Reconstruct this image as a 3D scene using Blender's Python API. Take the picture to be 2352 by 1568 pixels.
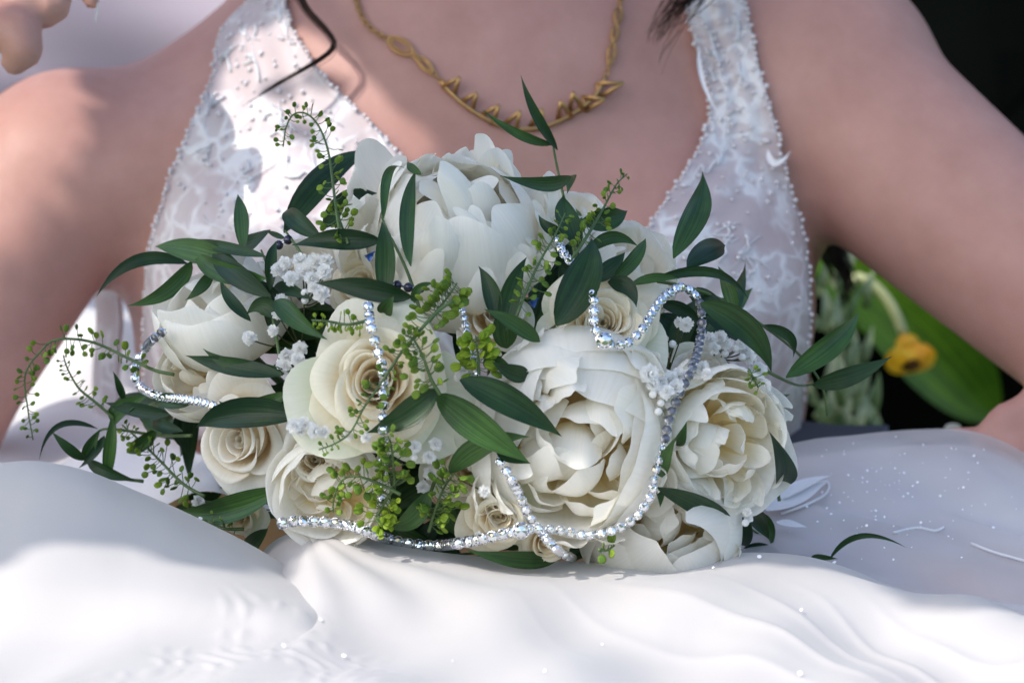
import bpy, math, random
import numpy as np
from mathutils import Vector, Matrix, Quaternion
from mathutils.bvhtree import BVHTree

for o in list(bpy.data.objects):
    bpy.data.objects.remove(o, do_unlink=True)
scene = bpy.context.scene
COL = scene.collection
R = math.radians

# ------------------------------------------------------------------ camera
PITCH = R(5.0)
DIST = 2.0
WID = 0.55                       # metres across the frame at the bouquet (Y = 0)
PXW, PXH = 2352.0, 1568.0        # measuring grid used for the layout
CAMPOS = Vector((0.0, -DIST, DIST * math.tan(PITCH)))
cd = bpy.data.cameras.new('camera')
cam = bpy.data.objects.new('camera', cd)
COL.objects.link(cam)
cam.location = CAMPOS
cam.rotation_euler = (math.pi / 2 - PITCH, 0, 0)
AX = DIST / math.cos(PITCH)
cd.sensor_width = 36.0
cd.lens = 36.0 * AX / WID
cd.clip_start = 0.05
cd.clip_end = 200.0
cd.dof.use_dof = True
cd.dof.focus_distance = AX - 0.085
cd.dof.aperture_fstop = 9.0
scene.camera = cam
scene.cycles.diffuse_bounces = 8
scene.cycles.transmission_bounces = 8
scene.cycles.max_bounces = 14
scene.render.resolution_x = 1024
scene.render.resolution_y = 682

# ------------------------------------------------------------------ world, sun, exposure
SUN = Vector((-0.58, -0.42, 0.70)).normalized()      # direction towards the sun
w = bpy.data.worlds.new('World')
scene.world = w
w.use_nodes = True
nt = w.node_tree
bg = nt.nodes['Background']
sky = nt.nodes.new('ShaderNodeTexSky')
sky.sky_type = 'NISHITA'
sky.sun_disc = False
sky.sun_elevation = math.asin(SUN.z)
sky.sun_rotation = math.atan2(SUN.x, SUN.y)
sky.air_density = 1.0
sky.dust_density = 2.0
sky.ozone_density = 1.0
nt.links.new(sky.outputs[0], bg.inputs[0])
bg.inputs[1].default_value = 0.15
sd = bpy.data.lights.new('sun', 'SUN')
sd.energy = 2.0
sd.angle = R(0.4)
sd.color = (1.0, 0.95, 0.88)
so = bpy.data.objects.new('sun', sd)
COL.objects.link(so)
so.rotation_euler = SUN.to_track_quat('Z', 'Y').to_euler()
so.location = (-1, 1, 3)
vs = scene.view_settings
vs.view_transform = 'Standard'
vs.look = 'None'
vs.gamma = 1.0
vs.use_curve_mapping = False
vs.exposure = 1.0

# ------------------------------------------------------------------ helpers
CT, ST = math.cos(PITCH), math.sin(PITCH)

def at(px, py, Y):
    """point of the plane y = Y that is seen at layout position (px, py)"""
    k = WID / PXW / AX
    dx = (px - PXW / 2) * k
    dv = -(py - PXH / 2) * k
    d = Vector((dx, CT + dv * ST, -ST + dv * CT))
    t = (Y - CAMPOS.y) / d.y
    return CAMPOS + d * t

def ppm(Y):
    return (PXW / WID) * DIST / (DIST + Y)     # layout units per metre at depth Y

def dome(px, py, cx=1090.0, cy=880.0, rx=760.0, ry=500.0):
    q = 1 - ((px - cx) / rx) ** 2 - ((py - cy) / ry) ** 2
    return 0.025 - 0.135 * math.sqrt(max(0.0, q))

def bez(P, t):
    P = np.asarray(P, float)
    n = len(P) - 1
    t = np.asarray(t, float)[..., None]
    out = 0
    for i in range(n + 1):
        out = out + math.comb(n, i) * (t ** i) * ((1 - t) ** (n - i)) * P[i]
    return out

def cr(P, n):
    """Catmull-Rom resample of a polyline to n points"""
    P = np.asarray(P, float)
    m = len(P)
    if m == 2:
        t = np.linspace(0, 1, n)[:, None]
        return P[0] * (1 - t) + P[1] * t
    d = np.r_[0, np.cumsum(np.linalg.norm(np.diff(P[:, :3], axis=0), axis=1) + 1e-9)]
    s = np.linspace(0, d[-1], n)
    i = np.clip(np.searchsorted(d, s, 'right') - 1, 0, m - 2)
    u = ((s - d[i]) / (d[i + 1] - d[i]))[:, None]
    p0 = np.where((i == 0)[:, None], 2 * P[i] - P[i + 1], P[np.maximum(i - 1, 0)])
    p3 = np.where((i == m - 2)[:, None], 2 * P[i + 1] - P[i], P[np.minimum(i + 2, m - 1)])
    p1, p2 = P[i], P[i + 1]
    return 0.5 * (2 * p1 + (p2 - p0) * u + (2 * p0 - 5 * p1 + 4 * p2 - p3) * u ** 2 + (3 * p1 - p0 - 3 * p2 + p3) * u ** 3)

def link(o, parent=None):
    COL.objects.link(o)
    if parent is not None:
        o.parent = parent
    return o

def tag(o, label=None, cat=None, group=None, kind=None):
    if label: o['label'] = label
    if cat: o['category'] = cat
    if group: o['group'] = group
    if kind: o['kind'] = kind
    return o

def empty(name, loc=(0, 0, 0), quat=None, size=0.02):
    e = bpy.data.objects.new(name, None)
    e.empty_display_size = size
    e.location = loc
    if quat is not None:
        e.rotation_mode = 'QUATERNION'
        e.rotation_quaternion = quat
    COL.objects.link(e)
    return e

def mesh_from(name, V, F, mat=None, smooth=True, uv=None):
    me = bpy.data.meshes.new(name)
    V = np.asarray(V, float)
    me.from_pydata(V.tolist(), [], F.tolist() if hasattr(F, 'tolist') else F)
    if uv is not None:
        lay = me.uv_layers.new(name='UVMap')
        li = np.empty(len(me.loops), dtype=np.int32)
        me.loops.foreach_get('vertex_index', li)
        lay.data.foreach_set('uv', np.asarray(uv, np.float32)[li].ravel())
    if smooth:
        me.polygons.foreach_set('use_smooth', np.ones(len(me.polygons), dtype=bool))
    if mat: me.materials.append(mat)
    me.update()
    return me

def obj(name, V, F, mat, parent=None, smooth=True, uv=None):
    o = bpy.data.objects.new(name, mesh_from(name, V, F, mat, smooth, uv))
    return link(o, parent)

_gf = {}
def gridF(nr, nc):
    if (nr, nc) not in _gf:
        i, j = np.meshgrid(np.arange(nr - 1), np.arange(nc - 1), indexing='ij')
        a = (i * nc + j).ravel()
        _gf[(nr, nc)] = np.stack([a, a + 1, a + nc + 1, a + nc], 1)
    return _gf[(nr, nc)]

def gridUV(nr, nc):
    v, u = np.meshgrid(np.linspace(0, 1, nr), np.linspace(0, 1, nc), indexing='ij')
    return np.stack([u.ravel(), v.ravel()], 1)

def tube(P, rad, n=6, cap=True):
    """swept tube: returns V, F"""
    P = np.asarray(P, float)
    m = len(P)
    rad = np.broadcast_to(np.asarray(rad, float), (m,))
    T = np.gradient(P, axis=0)
    T /= np.linalg.norm(T, axis=1)[:, None] + 1e-12
    ref = np.array([0.0, 0.0, 1.0]) if abs(T[0][2]) < 0.9 else np.array([1.0, 0, 0])
    nrm = np.cross(T[0], ref); nrm /= np.linalg.norm(nrm)
    V = []
    a = np.linspace(0, 2 * math.pi, n, endpoint=False)
    for i in range(m):
        nrm = nrm - T[i] * nrm.dot(T[i]); nrm /= np.linalg.norm(nrm) + 1e-12
        b = np.cross(T[i], nrm)
        V.append(P[i] + rad[i] * (np.cos(a)[:, None] * nrm + np.sin(a)[:, None] * b))
    V = np.concatenate(V)
    F = []
    for i in range(m - 1):
        for k in range(n):
            F.append([i * n + k, i * n + (k + 1) % n, (i + 1) * n + (k + 1) % n, (i + 1) * n + k])
    if cap:
        F.append(list(range(n))[::-1]); F.append([(m - 1) * n + k for k in range(n)])
    return V, F

class MB:
    """collects pieces into one mesh"""
    def __init__(s): s.V = []; s.F = []; s.n = 0
    def add(s, V, F):
        V = np.asarray(V, float)
        s.V.append(V); s.F += [[i + s.n for i in f] for f in (F.tolist() if hasattr(F, 'tolist') else F)]
        s.n += len(V); return s
    def build(s, name, mat, parent=None, smooth=True):
        return obj(name, np.concatenate(s.V), s.F, mat, parent, smooth)

def sphereVF(c, r, nu=10, nv=7, sc=(1, 1, 1)):
    V = []; F = []
    for i in range(nv + 1):
        th = math.pi * i / nv
        for k in range(nu):
            a = 2 * math.pi * k / nu
            V.append((c[0] + r * sc[0] * math.sin(th) * math.cos(a), c[1] + r * sc[1] * math.sin(th) * math.sin(a), c[2] + r * sc[2] * math.cos(th)))
    for i in range(nv):
        for k in range(nu):
            F.append([i * nu + k, (i + 1) * nu + k, (i + 1) * nu + (k + 1) % nu, i * nu + (k + 1) % nu])
    return np.array(V), F

def icoVF():
    t = (1 + 5 ** .5) / 2
    V = np.array([(-1, t, 0), (1, t, 0), (-1, -t, 0), (1, -t, 0), (0, -1, t), (0, 1, t), (0, -1, -t), (0, 1, -t), (t, 0, -1), (t, 0, 1), (-t, 0, -1), (-t, 0, 1)], float)
    V /= np.linalg.norm(V[0])
    F = [[0, 11, 5], [0, 5, 1], [0, 1, 7], [0, 7, 10], [0, 10, 11], [1, 5, 9], [5, 11, 4], [11, 10, 2], [10, 7, 6], [7, 1, 8], [3, 9, 4], [3, 4, 2], [3, 2, 6], [3, 6, 8], [3, 8, 9], [4, 9, 5], [2, 4, 11], [6, 2, 10], [8, 6, 7], [9, 8, 1]]
    return V, F
ICO = icoVF()

# ------------------------------------------------------------------ materials
def nodes_of(name):
    m = bpy.data.materials.new(name)
    m.use_nodes = True
    t = m.node_tree
    return m, t, t.nodes['Principled BSDF'], t.nodes['Material Output']

def ramp(t, stops):
    n = t.nodes.new('ShaderNodeValToRGB')
    e = n.color_ramp.elements
    while len(e) < len(stops): e.new(0.5)
    for k, (p, c) in enumerate(stops):
        e[k].position = p; e[k].color = (*c, 1)
    return n

def petal_mat(name, stops, trans=0.38, vein=0.2, rough=0.55):
    m, t, b, out = nodes_of(name)
    uv = t.nodes.new('ShaderNodeUVMap'); uv.uv_map = 'UVMap'
    sep = t.nodes.new('ShaderNodeSeparateXYZ'); t.links.new(uv.outputs[0], sep.inputs[0])
    oi = t.nodes.new('ShaderNodeObjectInfo')
    nz = t.nodes.new('ShaderNodeTexNoise'); nz.inputs['Scale'].default_value = 60; nz.inputs['Detail'].default_value = 3
    tc = t.nodes.new('ShaderNodeTexCoord'); t.links.new(tc.outputs['Object'], nz.inputs['Vector'])
    ma = t.nodes.new('ShaderNodeMath'); ma.operation = 'MULTIPLY_ADD'; ma.inputs[1].default_value = 0.30; ma.inputs[2].default_value = -0.15
    t.links.new(nz.outputs[0], ma.inputs[0])
    rn = t.nodes.new('ShaderNodeMath'); rn.operation = 'MULTIPLY_ADD'; rn.inputs[1].default_value = 0.24; rn.inputs[2].default_value = -0.12
    t.links.new(oi.outputs['Random'], rn.inputs[0])
    a1 = t.nodes.new('ShaderNodeMath'); t.links.new(sep.outputs[1], a1.inputs[0]); t.links.new(ma.outputs[0], a1.inputs[1])
    a2 = t.nodes.new('ShaderNodeMath'); t.links.new(a1.outputs[0], a2.inputs[0]); t.links.new(rn.outputs[0], a2.inputs[1])
    rp = ramp(t, stops); t.links.new(a2.outputs[0], rp.inputs[0])
    # fine veins running along the petal
    mp = t.nodes.new('ShaderNodeMapping'); mp.inputs['Scale'].default_value = (26, 1.6, 1)
    t.links.new(uv.outputs[0], mp.inputs[0])
    vn = t.nodes.new('ShaderNodeTexNoise'); vn.inputs['Scale'].default_value = 1.6; vn.inputs['Detail'].default_value = 4
    t.links.new(mp.outputs[0], vn.inputs['Vector'])
    bp = t.nodes.new('ShaderNodeBump'); bp.inputs['Strength'].default_value = vein; bp.inputs['Distance'].default_value = 0.0015
    t.links.new(vn.outputs[0], bp.inputs['Height'])
    mc = t.nodes.new('ShaderNodeMix'); mc.data_type = 'RGBA'; mc.blend_type = 'MULTIPLY'; mc.inputs[0].default_value = 1.0
    vr = ramp(t, [(0.3, (.96, .955, .935)), (0.6, (1.0, 1.0, 1.0))]); t.links.new(vn.outputs[0], vr.inputs[0])
    t.links.new(rp.outputs[0], mc.inputs[6]); t.links.new(vr.outputs[0], mc.inputs[7]); rp = mc
    t.links.new(rp.outputs[2], b.inputs['Base Color']); t.links.new(bp.outputs[0], b.inputs['Normal'])
    b.inputs['Roughness'].default_value = rough
    b.inputs['Specular IOR Level'].default_value = 0.25
    b.inputs['Sheen Weight'].default_value = 0.15
    tr = t.nodes.new('ShaderNodeBsdfTranslucent'); t.links.new(rp.outputs[2], tr.inputs[0])
    mx = t.nodes.new('ShaderNodeMixShader'); mx.inputs[0].default_value = trans
    t.links.new(b.outputs[0], mx.inputs[1]); t.links.new(tr.outputs[0], mx.inputs[2]); t.links.new(mx.outputs[0], out.inputs[0])
    return m

M = {}
M['rose'] = petal_mat('rose_petal', [(0.05, (.91, .74, .46)), (0.35, (.92, .81, .60)), (0.65, (.93, .86, .68)), (0.98, (.92, .89, .76))])
M['rose_pale'] = petal_mat('pale_rose_petal', [(0.05, (.90, .74, .48)), (0.40, (.92, .84, .68)), (0.75, (.92, .89, .81)), (1.0, (.92, .92, .88))])
M['rose_green'] = petal_mat('greenish_outer_petal', [(0.0, (.55, .66, .34)), (0.5, (.78, .83, .62)), (0.85, (.88, .89, .76)), (1.0, (.82, .86, .70))])
M['peony'] = petal_mat('peony_petal', [(0.0, (.90, .72, .36)), (0.22, (.92, .84, .66)), (0.42, (.94, .92, .84)), (1.0, (.945, .935, .895))])
M['peony_in'] = petal_mat('peony_inner_petal', [(0.0, (.93, .78, .40)), (0.28, (.94, .86, .62)), (0.48, (.945, .915, .82)), (1.0, (.945, .935, .885))])

def simple(name, col, rough=0.5, metal=0.0, spec=0.5, noise=None, bump=None, trans=0.0, sheen=0.0, coords='Object', wrinkle=False):
    m, t, b, out = nodes_of(name)
    b.inputs['Base Color'].default_value = (*col, 1)
    b.inputs['Roughness'].default_value = rough
    b.inputs['Metallic'].default_value = metal
    b.inputs['Specular IOR Level'].default_value = spec
    b.inputs['Sheen Weight'].default_value = sheen
    tc = t.nodes.new('ShaderNodeTexCoord')
    src = None
    if noise:                      # (scale, colour2, lo, hi)
        nz = t.nodes.new('ShaderNodeTexNoise'); nz.inputs['Scale'].default_value = noise[0]; nz.inputs['Detail'].default_value = 4
        t.links.new(tc.outputs[coords], nz.inputs['Vector'])
        rp = ramp(t, [(noise[2], col), (noise[3], noise[1])]); t.links.new(nz.outputs[0], rp.inputs[0])
        t.links.new(rp.outputs[0], b.inputs['Base Color']); src = rp.outputs[0]
    if bump:                       # (scale, strength, distance)
        bz = t.nodes.new('ShaderNodeTexNoise'); bz.inputs['Scale'].default_value = bump[0]; bz.inputs['Detail'].default_value = 3
        t.links.new(tc.outputs[coords], bz.inputs['Vector'])
        bp = t.nodes.new('ShaderNodeBump'); bp.inputs['Strength'].default_value = bump[1]; bp.inputs['Distance'].default_value = bump[2]
        t.links.new(bz.outputs[0], bp.inputs['Height']); t.links.new(bp.outputs[0], b.inputs['Normal'])
        if wrinkle:        # soft creases of thin cloth
            mp = t.nodes.new('ShaderNodeMapping'); mp.inputs['Scale'].default_value = (1.0, .35, .35); mp.inputs['Rotation'].default_value = (0, 0, R(35))
            t.links.new(tc.outputs['Object'], mp.inputs[0])
            wz = t.nodes.new('ShaderNodeTexNoise'); wz.inputs['Scale'].default_value = 22; wz.inputs['Detail'].default_value = 1.5; wz.inputs['Distortion'].default_value = .3
            t.links.new(mp.outputs[0], wz.inputs['Vector'])
            b2 = t.nodes.new('ShaderNodeBump'); b2.inputs['Strength'].default_value = .30; b2.inputs['Distance'].default_value = .006
            t.links.new(wz.outputs[0], b2.inputs['Height']); t.links.new(b2.outputs[0], bp.inputs['Normal'])
    if trans:
        tr = t.nodes.new('ShaderNodeBsdfTranslucent'); tr.inputs[0].default_value = (*col, 1)
        if src: t.links.new(src, tr.inputs[0])
        mx = t.nodes.new('ShaderNodeMixShader'); mx.inputs[0].default_value = trans
        t.links.new(b.outputs[0], mx.inputs[1]); t.links.new(tr.outputs[0], mx.inputs[2]); t.links.new(mx.outputs[0], out.inputs[0])
    return m

def leaf_mat(name, c0, c1, rough=0.36, trans=0.12):
    m, t, b, out = nodes_of(name)
    uv = t.nodes.new('ShaderNodeUVMap'); uv.uv_map = 'UVMap'
    oi = t.nodes.new('ShaderNodeObjectInfo')
    tc = t.nodes.new('ShaderNodeTexCoord')
    nz = t.nodes.new('ShaderNodeTexNoise'); nz.inputs['Scale'].default_value = 45; nz.inputs['Detail'].default_value = 5
    t.links.new(tc.outputs['Object'], nz.inputs['Vector'])
    ad = t.nodes.new('ShaderNodeMath'); ad.operation = 'MULTIPLY_ADD'; ad.inputs[1].default_value = 0.9; ad.inputs[2].default_value = -0.48
    t.links.new(oi.outputs['Random'], ad.inputs[0])
    a2 = t.nodes.new('ShaderNodeMath'); t.links.new(nz.outputs[0], a2.inputs[0]); t.links.new(ad.outputs[0], a2.inputs[1])
    rp = ramp(t, [(0.15, c0), (0.62, tuple((p + q) / 2 for p, q in zip(c0, c1))), (0.95, c1)]); t.links.new(a2.outputs[0], rp.inputs[0])
    mp = t.nodes.new('ShaderNodeMapping'); mp.inputs['Scale'].default_value = (16, 0.7, 1)
    t.links.new(uv.outputs[0], mp.inputs[0])
    vn = t.nodes.new('ShaderNodeTexNoise'); vn.inputs['Scale'].default_value = 1.4; vn.inputs['Detail'].default_value = 2
    t.links.new(mp.outputs[0], vn.inputs['Vector'])
    mc = t.nodes.new('ShaderNodeMix'); mc.data_type = 'RGBA'; mc.blend_type = 'MULTIPLY'; mc.inputs[0].default_value = 0.85
    vr = ramp(t, [(0.35, (.45, .52, .45)), (0.5, (.9, .9, .9)), (0.65, (1.35, 1.30, 1.1))]); t.links.new(vn.outputs[0], vr.inputs[0])
    t.links.new(rp.outputs[0], mc.inputs[6]); t.links.new(vr.outputs[0], mc.inputs[7])
    bp = t.nodes.new('ShaderNodeBump'); bp.inputs['Strength'].default_value = 0.3; bp.inputs['Distance'].default_value = 0.001
    t.links.new(vn.outputs[0], bp.inputs['Height'])
    t.links.new(mc.outputs[2], b.inputs['Base Color']); t.links.new(bp.outputs[0], b.inputs['Normal'])
    b.inputs['Roughness'].default_value = rough
    b.inputs['Specular IOR Level'].default_value = 0.30
    tr = t.nodes.new('ShaderNodeBsdfTranslucent'); t.links.new(mc.outputs[2], tr.inputs[0])
    mx = t.nodes.new('ShaderNodeMixShader'); mx.inputs[0].default_value = trans
    t.links.new(b.outputs[0], mx.inputs[1]); t.links.new(tr.outputs[0], mx.inputs[2]); t.links.new(mx.outputs[0], out.inputs[0])
    return m

M['leaf'] = leaf_mat('ruscus_leaf', (.009, .036, .013), (.052, .125, .028))
M['stem'] = simple('green_stem', (.05, .10, .03), 0.5, noise=(60, (.09, .15, .04), .3, .7))
M['pod'] = leaf_mat('pennycress_pod', (.10, .20, .022), (.26, .38, .04), 0.5, 0.25)
M['pod_bright'] = leaf_mat('bright_pennycress_pod', (.20, .34, .02), (.40, .52, .04), 0.5, 0.3)
M['gyp'] = simple('gypsophila_white', (.93, .93, .92), 0.6, trans=0.35)
M['gypstem'] = simple('gypsophila_stem', (.08, .09, .03), 0.6)
M['silver'] = simple('silver_setting', (.78, .80, .84), 0.18, 1.0, noise=(300, (.5, .52, .56), .4, .7))
M['darksilver'] = simple('aged_silver_back', (.30, .31, .34), 0.30, 1.0, noise=(400, (.12, .12, .14), .4, .65))
M['stone'] = simple('rhinestone', (.80, .82, .85), 0.03, 1.0)
M['bluegem'] = simple('blue_bead', (.004, .07, .32), 0.3, 0.0, 0.6)
M['darkpearl'] = simple('dark_pearl', (.05, .05, .08), 0.12, 0.6, 0.8)
M['gold'] = simple('gold', (.40, .25, .115), 0.42, 1.0, noise=(250, (.50, .30, .12), .3, .7), bump=(500, .2, .0005))
M['hair'] = simple('dark_brown_hair', (.012, .005, .0035), 0.5, spec=0.15, noise=(120, (.030, .012, .007), .3, .8))
M['dress'] = simple('white_organza', (.55, .524, .512), 0.6, noise=(14, (.52, .495, .485), .3, .7), bump=(900, .12, .0006), trans=0.12, sheen=0.25, wrinkle=True)
M['train'] = simple('train_painted_sunlit', (.80, .78, .775), 0.45, noise=(14, (.76, .745, .74), .3, .7), sheen=0.3)  # sunlit look painted in: same dress, coloured brighter than the organza
M['tulle_lining'] = simple('blush_lining', (.50, .34, .31), 0.6, noise=(9, (.60, .54, .55), .38, .58))
M['bodice'] = simple('blush_lace_bodice', (.56, .51, .525), 0.55, noise=(38, (.64, .62, .64), .38, .66), bump=(170, .35, .0015), trans=0.1, sheen=0.3)
def lace_mat():
    m, t, b, out = nodes_of('blush_lace')
    tc = t.nodes.new('ShaderNodeTexCoord')
    nz = t.nodes.new('ShaderNodeTexNoise'); nz.inputs['Scale'].default_value = 26; nz.inputs['Detail'].default_value = 3
    t.links.new(tc.outputs['Object'], nz.inputs['Vector'])
    mv = t.nodes.new('ShaderNodeMix'); mv.data_type = 'RGBA'; mv.inputs[0].default_value = .035
    t.links.new(tc.outputs['Object'], mv.inputs[6]); t.links.new(nz.outputs['Color'], mv.inputs[7])
    vo = t.nodes.new('ShaderNodeTexVoronoi'); vo.feature = 'DISTANCE_TO_EDGE'; vo.inputs['Scale'].default_value = 62
    t.links.new(mv.outputs[2], vo.inputs['Vector'])
    r1 = ramp(t, [(0.03, (1, 1, 1)), (0.16, (0, 0, 0))]); t.links.new(vo.outputs['Distance'], r1.inputs[0])
    r2 = ramp(t, [(0.42, (0, 0, 0)), (0.60, (1, 1, 1))]); t.links.new(nz.outputs[0], r2.inputs[0])
    mm = t.nodes.new('ShaderNodeMath'); mm.operation = 'MULTIPLY'; t.links.new(r1.outputs[0], mm.inputs[0]); t.links.new(r2.outputs[0], mm.inputs[1])
    m2 = t.nodes.new('ShaderNodeMath'); m2.operation = 'MULTIPLY_ADD'; m2.inputs[1].default_value = .35; t.links.new(r2.outputs[0], m2.inputs[0]); t.links.new(mm.outputs[0], m2.inputs[2])
    rc = ramp(t, [(0.0, (.47, .385, .39)), (0.5, (.57, .525, .535)), (1.0, (.70, .68, .69))]); t.links.new(m2.outputs[0], rc.inputs[0])
    bp = t.nodes.new('ShaderNodeBump'); bp.inputs['Strength'].default_value = .5; bp.inputs['Distance'].default_value = .0012
    t.links.new(m2.outputs[0], bp.inputs['Height']); t.links.new(bp.outputs[0], b.inputs['Normal'])
    t.links.new(rc.outputs[0], b.inputs['Base Color']); b.inputs['Roughness'].default_value = .5; b.inputs['Sheen Weight'].default_value = .3
    return m
M['bodice'] = lace_mat()
M['lace'] = simple('white_embroidery', (.72, .72, .74), 0.5, bump=(600, .5, .001), sheen=0.3)
M['satin'] = simple('satin_applique', (.56, .55, .565), 0.35, bump=(500, .4, .001), sheen=0.3)
M['pearl'] = simple('white_pearl', (.72, .68, .70), 0.15, 0.0, 0.8)
M['sequin'] = simple('sequin', (.93, .93, .96), 0.15, 0.0, 1.0)
M['nail'] = simple('polished_nail', (.80, .74, .70), 0.2, 0.0, 0.6)
M['nail_tip'] = simple('white_nail', (.78, .76, .72), 0.2, 0.0, 0.6)
M['lavender'] = simple('lavender_cloth', (.36, .32, .39), 0.75, noise=(5, (.40, .355, .42), .35, .65), bump=(700, .1, .0006))
M['dark'] = simple('hedge_painted_shade', (.0016, .002, .002), 0.9, spec=0.0, noise=(3, (.0025, .0035, .0025), .3, .7))  # deep shade painted into the base colour
M['grass'] = simple('lawn', (.05, .10, .03), 0.9, noise=(8, (.08, .13, .04), .3, .7), bump=(60, .5, .02))
M['greycloth'] = simple('grey_cloth', (.10, .10, .12), 0.8)
M['bigleaf'] = leaf_mat('broad_leaf', (.025, .08, .004), (.085, .18, .010), 0.4, 0.3)
M['paleleaf'] = leaf_mat('variegated_leaf', (.16, .24, .09), (.62, .66, .45), 0.5, 0.2)
M['yellow'] = simple('yellow_petal', (.92, .58, .015), 0.5, noise=(60, (.88, .36, .006), .35, .7), trans=0.2)
M['brown'] = simple('brown_disc', (.14, .05, .008), 0.8)
M['palestem'] = simple('pale_stem', (.42, .44, .22), 0.6)

def skin_mat():
    m, t, b, out = nodes_of('skin')
    tc = t.nodes.new('ShaderNodeTexCoord')
    nz = t.nodes.new('ShaderNodeTexNoise'); nz.inputs['Scale'].default_value = 22; nz.inputs['Detail'].default_value = 9; nz.inputs['Roughness'].default_value = .65
    t.links.new(tc.outputs['Object'], nz.inputs['Vector'])
    rp = ramp(t, [(0.3, (.40, .208, .172)), (0.7, (.49, .272, .228))]); t.links.new(nz.outputs[0], rp.inputs[0])
    t.links.new(rp.outputs[0], b.inputs['Base Color'])
    b.inputs['Roughness'].default_value = 0.52
    b.inputs['Specular IOR Level'].default_value = 0.35
    b.inputs['Subsurface Weight'].default_value = 0.35
    b.inputs['Subsurface Radius'].default_value = (1.0, 0.35, 0.2)
    b.inputs['Subsurface Scale'].default_value = 0.006
    bz = t.nodes.new('ShaderNodeTexNoise'); bz.inputs['Scale'].default_value = 700; bz.inputs['Detail'].default_value = 2
    t.links.new(tc.outputs['Object'], bz.inputs['Vector'])
    bp = t.nodes.new('ShaderNodeBump'); bp.inputs['Strength'].default_value = 0.08; bp.inputs['Distance'].default_value = 0.0006
    t.links.new(bz.outputs[0], bp.inputs['Height']); t.links.new(bp.outputs[0], b.inputs['Normal'])
    return m
M['skin'] = skin_mat()

def tulle_mat():
    m, t, b, out = nodes_of('sheer_tulle')
    b.inputs['Base Color'].default_value = (.66, .65, .66, 1)
    b.inputs['Roughness'].default_value = 0.6
    b.inputs['Sheen Weight'].default_value = 0.4
    uv = t.nodes.new('ShaderNodeTexCoord')
    wv = t.nodes.new('ShaderNodeTexNoise'); wv.inputs['Scale'].default_value = 12
    t.links.new(uv.outputs['Object'], wv.inputs['Vector'])
    rp = ramp(t, [(0.3, (.42, .42, .42)), (0.7, (.66, .66, .66))]); t.links.new(wv.outputs[0], rp.inputs[0])
    tp = t.nodes.new('ShaderNodeBsdfTransparent')
    mx = t.nodes.new('ShaderNodeMixShader')
    t.links.new(rp.outputs[0], mx.inputs[0]); t.links.new(tp.outputs[0], mx.inputs[1]); t.links.new(b.outputs[0], mx.inputs[2])
    t.links.new(mx.outputs[0], out.inputs[0])
    return m
M['tulle'] = tulle_mat()

# ================================================================== SETTING
g = 20.0
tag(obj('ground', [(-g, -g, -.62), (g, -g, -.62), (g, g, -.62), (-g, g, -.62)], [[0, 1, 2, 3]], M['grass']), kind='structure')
# hedge behind the bride, its deep shade painted as near-black colour
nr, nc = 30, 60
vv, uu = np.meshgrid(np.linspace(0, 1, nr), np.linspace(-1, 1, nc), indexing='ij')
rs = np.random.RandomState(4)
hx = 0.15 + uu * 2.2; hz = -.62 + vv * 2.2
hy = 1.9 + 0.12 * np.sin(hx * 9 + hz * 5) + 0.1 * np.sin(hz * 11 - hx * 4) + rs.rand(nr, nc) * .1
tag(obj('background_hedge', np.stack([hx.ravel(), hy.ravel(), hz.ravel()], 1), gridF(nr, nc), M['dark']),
    'nearly black hedge with deep shade painted into its colour behind the raised bare arm', 'hedge')

# ------------------------------------------------------------------ leaf builder
def leaf_geo(B, T, width, bow=0.0, fwd=0.0, roll=0.0, twist=0.0, fold=0.25, nv=15, nu=5, wave=0.0, up=None, sharp=1.2, belly=.72):
    """lanceolate leaf from world point B (base) to T (tip); bow: sideways bend (m), fwd: bend towards the viewer (m)"""
    B = np.array(B, float); T = np.array(T, float)
    ax = T - B; L = np.linalg.norm(ax)
    t0 = ax / L
    n0 = np.array([0, -1.0, 0.12] if up is None else up, float); n0 -= t0 * n0.dot(t0)
    if np.linalg.norm(n0) < .1: n0 = np.array([0, -.2, 1.0]); n0 -= t0 * n0.dot(t0)
    n0 /= np.linalg.norm(n0)
    s0 = np.cross(n0, t0)
    Mid = (B + T) / 2 + s0 * bow * 2 + n0 * fwd * 2
    v = np.linspace(0, 1, nv)
    C = bez([B, Mid, T], v)
    Tn = np.gradient(C, axis=0); Tn /= np.linalg.norm(Tn, axis=1)[:, None]
    wv = (v ** belly) * ((1 - v) ** sharp)
    wv = wv / wv.max() * width / 2
    wv[0] = width * .03; wv[-1] = width * .004
    u = np.linspace(-1, 1, nu)
    V = np.zeros((nv, nu, 3))
    for i in range(nv):
        n = n0 - Tn[i] * n0.dot(Tn[i]); n /= np.linalg.norm(n)
        s = np.cross(n, Tn[i])
        a = R(roll + twist * (v[i] - .5))
        s2 = s * math.cos(a) + n * math.sin(a); n2 = n * math.cos(a) - s * math.sin(a)
        for j in range(nu):
            V[i, j] = C[i] + s2 * wv[i] * u[j] + n2 * (fold * wv[i] * (abs(u[j]) ** 1.5) + wave * width * math.sin(v[i] * 9 + 3 * u[j]) * u[j] ** 2)
    return V.reshape(-1, 3), gridF(nv, nu), gridUV(nv, nu)

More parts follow.
